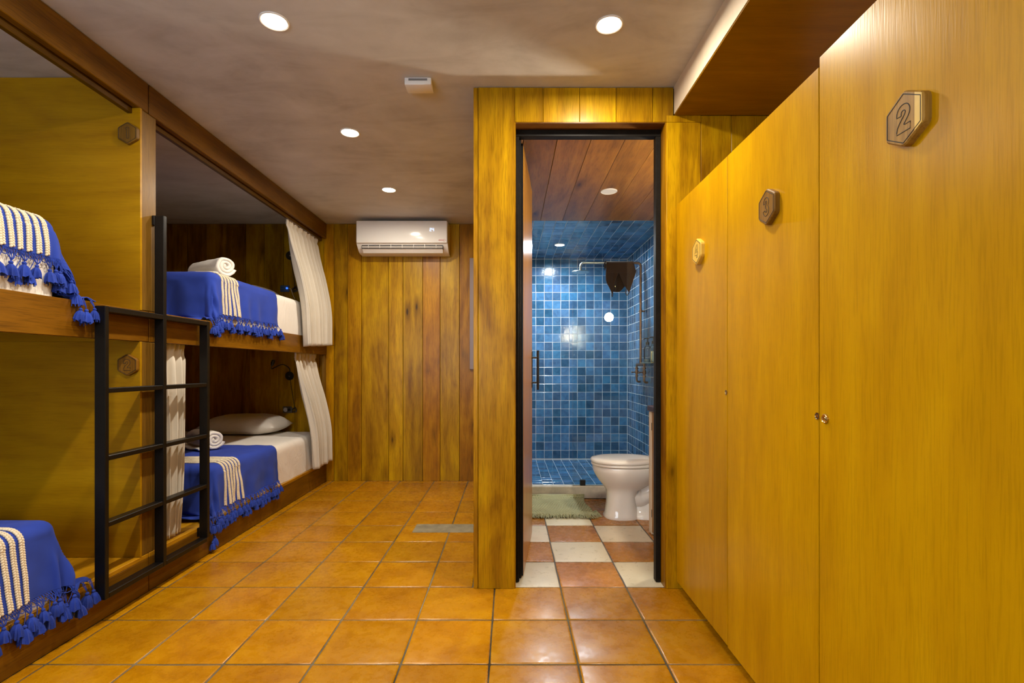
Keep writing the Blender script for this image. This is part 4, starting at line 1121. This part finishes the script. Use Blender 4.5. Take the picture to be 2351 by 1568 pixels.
# vanity
t = thing('vanity_cabinet', 'wooden vanity cabinet with dark counter just inside the bathroom', 'cabinet', (1.16, 3.05, 0))
M_VAN = wood('vanity_wood', (0.24, 0.11, 0.02), (0.36, 0.18, 0.04), (0.44, 0.24, 0.06), 'Z', rough=0.4, contrast=0.8)
build(MB().box(0.966, SR+.012, 2.72, 3.378, 0.06, 0.825), 'carcass', M_VAN, t)
build(MB().box(0.985, SR+.012, 2.72, 3.378, 0.0, 0.06), 'kick_board', M_GROOVE, t)
for a, b_ in ((2.722, 3.045), (3.05, 3.374)):
    d_ = build(MB().box(0.947, 0.965, a, b_, 0.02, 0.822, .002), 'door', M_VAN, t)
    for z in (.12, .70): build(MB().box(0.9445, 0.948, b_-.006, b_+.001, z, z+.05), 'hinge', M_BLACKPLASTIC, d_)
build(MB().box(0.945, SR+.012, 3.379, 3.440, 0.0, 0.825, .006), 'end_wall', M_CREAM, t, label='cream plastered end of the cabinet')
build(MB().box(0.936, SR+.012, 2.70, 3.448, 0.826, 0.862, .004), 'counter', M_DARKTOP, t)

# wall lamp above the vanity, out of sight beside the door, assumed from its reflection
t = thing('wall_lamp', 'glowing globe wall lamp above the vanity, seen only as a reflection', 'lamp', (1.30, 2.86, 1.78))
build(MB().lathe([(0.05, 0.0), (0.05, -0.02), (0.0005, -0.02)], (SR+.013, 2.95, 1.76), 'X', 24), 'backplate', M_BLACKPLASTIC, t, smooth=40)
build(MB().tube([(SR-.005, 2.95, 1.76), (1.20, 2.95, 1.76), (1.13, 2.94, 1.75), (1.13, 2.93, 1.735)], 0.007, 8), 'arm', M_BLACKPLASTIC, t)
build(MB().ell((1.13, 2.93, 1.695), (.052, .052, .052), 20, 12), 'globe', M_BULB, t, smooth=180)

# shower pipe set
t = thing('shower', 'exposed copper shower pipe with round rain head on the blue tiles', 'shower', (1.34, 5.2, 1.1))
SX, SY, SZ = 1.345, 5.2, 2.196
build(MB().tube([(SX, SY, 1.15), (SX, SY, SZ-.03)]+[(SX-.03+.03*math.cos(a), SY, SZ-.03+.03*math.sin(a)) for a in (0.3, 0.8, 1.2)]+[(SX-.03, SY, SZ), (1.0, SY, SZ+.001)], 0.0125, 12), 'riser_pipe', M_COPPER, t, smooth=50)
build(MB().tube([(1.0, SY, SZ+.001), (0.762, SY, SZ+.001)]+[(0.762-.035*math.sin(a), SY, SZ-.034+.035*math.cos(a)) for a in (0.4, 0.8, 1.2, 1.57)]+[(0.727, SY, 2.118)], 0.0135, 12), 'arm_pipe', M_NICKEL, t, smooth=50)
build(MB().lathe([(0.014, 0.0), (0.016, -0.014), (0.03, -0.018), (0.090, -0.022), (0.093, -0.026), (0.090, -0.030), (0.0005, -0.030)], (0.727, SY, 2.130), 'Z', 36), 'shower_head', M_NICKEL, t, smooth=40)
for z in (1.70,):
    build(MB().tube([(SX-.004, SY, z), (SR, SY, z)], 0.009, 8).lathe([(0.019, -0.010), (0.019, 0.010)], (SX, SY, z), 'Z', 14), 'pipe_clip', M_COPPER, t, smooth=40)
vb = MB().tube([(SX, 5.36, 1.150), (SX, 5.06, 1.150)], 0.013, 10)
build(vb, 'cross_pipe', M_COPPER, t, smooth=50)
for y in (5.36, 5.06):
    g = MB().tube([(SX, y, 1.158), (SX, y, 1.02)], 0.011, 10).lathe([(0.019, 0), (0.019, .016)], (SX, y, 1.105), 'Z', 8).lathe([(0.017, 0), (0.020, .02), (0.017, .04)], (SX, y, 1.05), 'Z', 12).lathe([(0.018, 0), (0.018, .012)], (SX, y, 1.025), 'Z', 8)
    g.tube(smooth_path([(SX, y, 1.03), (SX, y, .99), (SX+.01, y, .972), (SR-.002, y, .970)], 4), 0.011, 10)
    vv = build(g, 'valve', M_COPPER, t, smooth=40)
    build(MB().tube([(SX-.01, y, 1.07), (SX-.045, y, 1.07)], 0.005, 8).ell((SX-.05, y, 1.07), (.008, .024, .010), 10, 6), 'tap_handle', M_COPPER, vv, smooth=50)

# brown garment over the shower arm
t = thing('brown_cloth', 'dark brown swim shorts hung over the shower pipe', 'clothing', (1.12, 5.19, 2.2))
def garment():
    Zt = SZ+0.016
    def half(front):
        yy = -1 if front else 1
        def f(a, b_):
            u = a; v = b_
            # outline: width grows then narrows, two legs that end in points
            xl = 0.965+0.0*v; wl_ = 0.310
            xL = 0.975-0.012*math.sin(v*PI)*1.0; xR = 1.272+0.045*math.sin(min(1, v*1.9)*PI)*(1 if v < .53 else .0)
            x = xL+(xR-xL)*u
            z = Zt-v*0.30
            y = SY+yy*(0.016+0.012*v+0.012*math.sin(u*9+1)*v)
            return (x, y, z)
        return f
    return half
def panel(poly_rows, yoff, name, sgn, tint):
    """rows of (z, xl, xr); a cloth strip with folds"""
    nu = 24; mb = MB()
    def f(a, b_):
        k = a*(len(poly_rows)-1); i = min(int(k), len(poly_rows)-2); q = k-i
        z = poly_rows[i][0]*(1-q)+poly_rows[i+1][0]*q; xl = poly_rows[i][1]*(1-q)+poly_rows[i+1][1]*q; xr = poly_rows[i][2]*(1-q)+poly_rows[i+1][2]*q
        x = xl+(xr-xl)*b_
        dep = max(0, (SZ+0.016-z))
        y = SY+sgn*(0.0145*min(1, dep/0.016)+yoff+0.010*math.sin(x*38+dep*11)*min(1, dep*5)+0.006*math.sin(x*75)*min(1, dep*4))
        return (x, y, z)
    mb.grid(40, nu, f)
    o = build(mb, name, M_BROWN, t, smooth=180, tint=tint)
    md = o.modifiers.new('thick', 'SOLIDIFY'); md.thickness = 0.003; md.offset = 0
    return o
Zt = SZ+0.0165
sc_ = 5.19/1159.0
gz = lambda py: 1.119+(844-(570+py/10.686))*sc_
gx = lambda px: ((1300+px/10.686)-1171)*sc_
# waist part, then two legs, then the seat panel hanging behind
panel([(Zt, gx(985), gx(1640)), (gz(400), gx(975), gx(1665)), (gz(500), gx(972), gx(1690)), (gz(560), gx(968), gx(1715)), (gz(615), gx(965), gx(1705))], 0.002, 'waist', -1, (1.15, 1.1, 1.0))
panel([(gz(600), gx(965), gx(1290)), (gz(680), gx(962), gx(1245)), (gz(780), gx(965), gx(1212)), (gz(850), gx(985), gx(1195)), (gz(950), gx(1040), gx(1172)), (gz(1050), gx(1092), gx(1155)), (gz(1110), gx(1118), gx(1146))], 0.004, 'leg', -1, (1.15, 1.1, 1.0))
panel([(gz(600), gx(1285), gx(1708)), (gz(680), gx(1318), gx(1675)), (gz(780), gx(1358), gx(1642)), (gz(880), gx(1405), gx(1612)), (gz(950), gx(1445), gx(1590)), (gz(1030), gx(1500), gx(1565)), (gz(1085), gx(1535), gx(1548))], 0.004, 'leg', -1, (1.15, 1.1, 1.0))
panel([(Zt, gx(985), gx(1640)), (gz(500), gx(1000), gx(1640)), (gz(700), gx(1060), gx(1560)), (gz(900), gx(1120), gx(1470)), (gz(960), gx(1140), gx(1420)), (gz(1020), gx(1150), gx(1370)), (gz(1060), gx(1165), gx(1320))], 0.002, 'seat_panel', 1, (.9, .95, .9))
build(MB().grid(8, 8, lambda a, b_: (gx(985)-0.03*b_*(1-0.3*a), SY-0.012-0.02*b_+0.02*a, Zt-0.006-0.075*a+0.02*(1-b_)-0.02*b_)), 'side_fold', M_BROWN, t, smooth=180)
lp = [(gx(1470), SY-.012, gz(1010)), (gx(1456), SY-.016, gz(1090)), (gx(1485), SY-.016, gz(1155)), (gx(1530), SY-.016, gz(1110)), (gx(1545), SY-.014, gz(1070))]
build(MB().tube(smooth_path(lp, 5), 0.004, 6), 'drawstring_loop', M_BROWN, t, smooth=60)
lp = [(gx(1135), SY-.014, gz(1095)), (gx(1112), SY-.016, gz(1150)), (gx(1127), SY-.016, gz(1190)), (gx(1142), SY-.016, gz(1140)), (gx(1138), SY-.014, gz(1095))]
build(MB().tube(smooth_path(lp, 5), 0.004, 6), 'drawstring_loop', M_BROWN, t, smooth=60)
build(MB().ell((gx(1209), SY-.002, gz(930)), (.006, .004, .012), 8, 6), 'zip_pull', M_BRASS, t, smooth=60)

# glass screen
t = thing('shower_screen', 'frameless clear glass screen standing on the shower kerb', 'screen', (0.96, 4.35, 0.106))
build(MB().box(0.534, SR-.001, 4.345, 4.353, 0.107, 2.042), 'pane', M_GLASS, t)
build(MB().box(0.602, 0.648, 4.332, 4.366, 0.106, 0.152, .003), 'clamp', M_BLACKPLASTIC, t)
build(MB().box(SR-.03, SR-.0005, 4.332, 4.366, 1.75, 1.796, .003), 'clamp', M_BLACKPLASTIC, t)

# bottles
def bottle(label, x, y, z, fill):
    t = thing('pump_bottle', label, 'bottle', (x, y, z), 'pump bottles on the shower wall')
    R_ = 0.034
    build(MB().lathe([(R_*.9, 0), (R_, .006), (R_, .125), (R_*.85, .145), (R_*.45, .162), (R_*.40, .172)], (x, y, z), 'Z', 24), 'flask', M_BOTTLE, t, smooth=50)
    build(MB().lathe([(R_*.84, .003), (R_*.92, .008), (R_*.92, fill), (0.0005, fill)], (x, y, z), 'Z', 20), 'soap', M_SOAP, t, smooth=50)
    pm = MB().lathe([(.017, .170), (.017, .192), (.010, .197), (.006, .197), (.006, .225), (.012, .227), (.012, .236), (.0005, .238)], (x, y, z), 'Z', 16)
    pm.tube([(x, y, z+.232), (x-.020, y+.010, z+.231), (x-.034, y+.016, z+.224)], 0.0045, 8)
    build(pm, 'pump', M_BLACKPLASTIC, t, smooth=40)
    return t
bottle('clear pump bottle on the shower wall, farther from the door', SR-.048, 4.905, 1.172, .03)
bottle('clear pump bottle with pale soap on the shower wall, nearer the door', SR-.048, 4.700, 1.172, .10)
t = thing('bottle_shelf', 'small brass rail shelf under the pump bottles on the blue tiles', 'shelf', (SR-.04, 4.8, 1.16))
build(MB().box(SR-.092, SR+.000, 4.63, 4.985, 1.160, 1.170, .002), 'shelf_plate', M_BRASS, t)
build(MB().tube([(SR, 4.62, 1.27), (SR-.086, 4.62, 1.27), (SR-.088, 4.63, 1.17)], 0.004, 8), 'end_rail', M_BRASS, t, smooth=50)

# bath mat
t = thing('bath_mat', 'sage green woven cotton bath mat with ragged fringe, against the kerb', 'mat', (0.25, 4.02, 0))
MX0, MX1, MY0, MY1 = -0.085, 0.625, 3.775, 4.30
def mz(x, y):
    return 0.012+0.006*mnoise.noise(Vector((x*6, y*6, 1)))+0.05*max(0, (y-4.24)/0.06)**1.5*0.6
mb = MB().grid(48, 34, lambda a, b_: (MX0+(MX1-MX0)*a+0.012*math.sin(b_*7), MY0+(MY1-MY0)*b_+0.010*math.sin(a*6+1), mz(MX0+(MX1-MX0)*a, MY0+(MY1-MY0)*b_)))
o = build(mb, 'woven_body', M_MAT, t, smooth=180); md = o.modifiers.new('thick', 'SOLIDIFY'); md.thickness = 0.008; md.offset = 0
mb = MB()
rows_, cols_ = 22, 34
for i in range(rows_):
    for j in range(cols_):
        a = (j+0.5+(0.5 if i % 2 else 0))/cols_; b_ = (i+0.5)/rows_
        if a > 0.99: continue
        x = MX0+(MX1-MX0)*a+0.012*math.sin(b_*7); y = MY0+(MY1-MY0)*b_+0.010*math.sin(a*6+1)
        mb.ell((x, y, mz(x, y)+0.005), (0.0095, 0.0105, 0.0055), 6, 4, Matrix.Rotation(0.3 if i % 2 else -0.3, 3, 'Z'))
build(mb, 'woven_loops', M_MAT, t, smooth=60, kind='stuff')
mb = MB(); rg = random.Random(4)
for k in range(330):
    a = rg.random(); side = k % 6 == 0
    x = MX0+(MX1-MX0)*a; y = MY0+0.010*math.sin(a*6+1)+0.004
    if a > 0.86: dx = rg.uniform(-.01, .05)
    else: dx = rg.uniform(-.02, .02)
    ln = rg.uniform(.03, .055) if a < .86 else rg.uniform(.04, .07)
    mb.tube([(x, y, .012), (x+dx*.5, y-ln*.5, .016+rg.uniform(0, .018)), (x+dx, y-ln, .003+rg.uniform(0, .012))], [0.0028, 0.0022, 0.0012], 5)
for k in range(40):
    y = MY0+rg.uniform(0, .09); x = MX1+0.004
    mb.tube([(x, y, .012), (x+.025, y-.008, .018+rg.uniform(0, .02)), (x+rg.uniform(.03, .06), y-rg.uniform(0, .03), .004)], [0.0028, 0.0022, 0.0012], 5)
build(mb, 'fringe', M_MAT, t, smooth=60, kind='stuff')
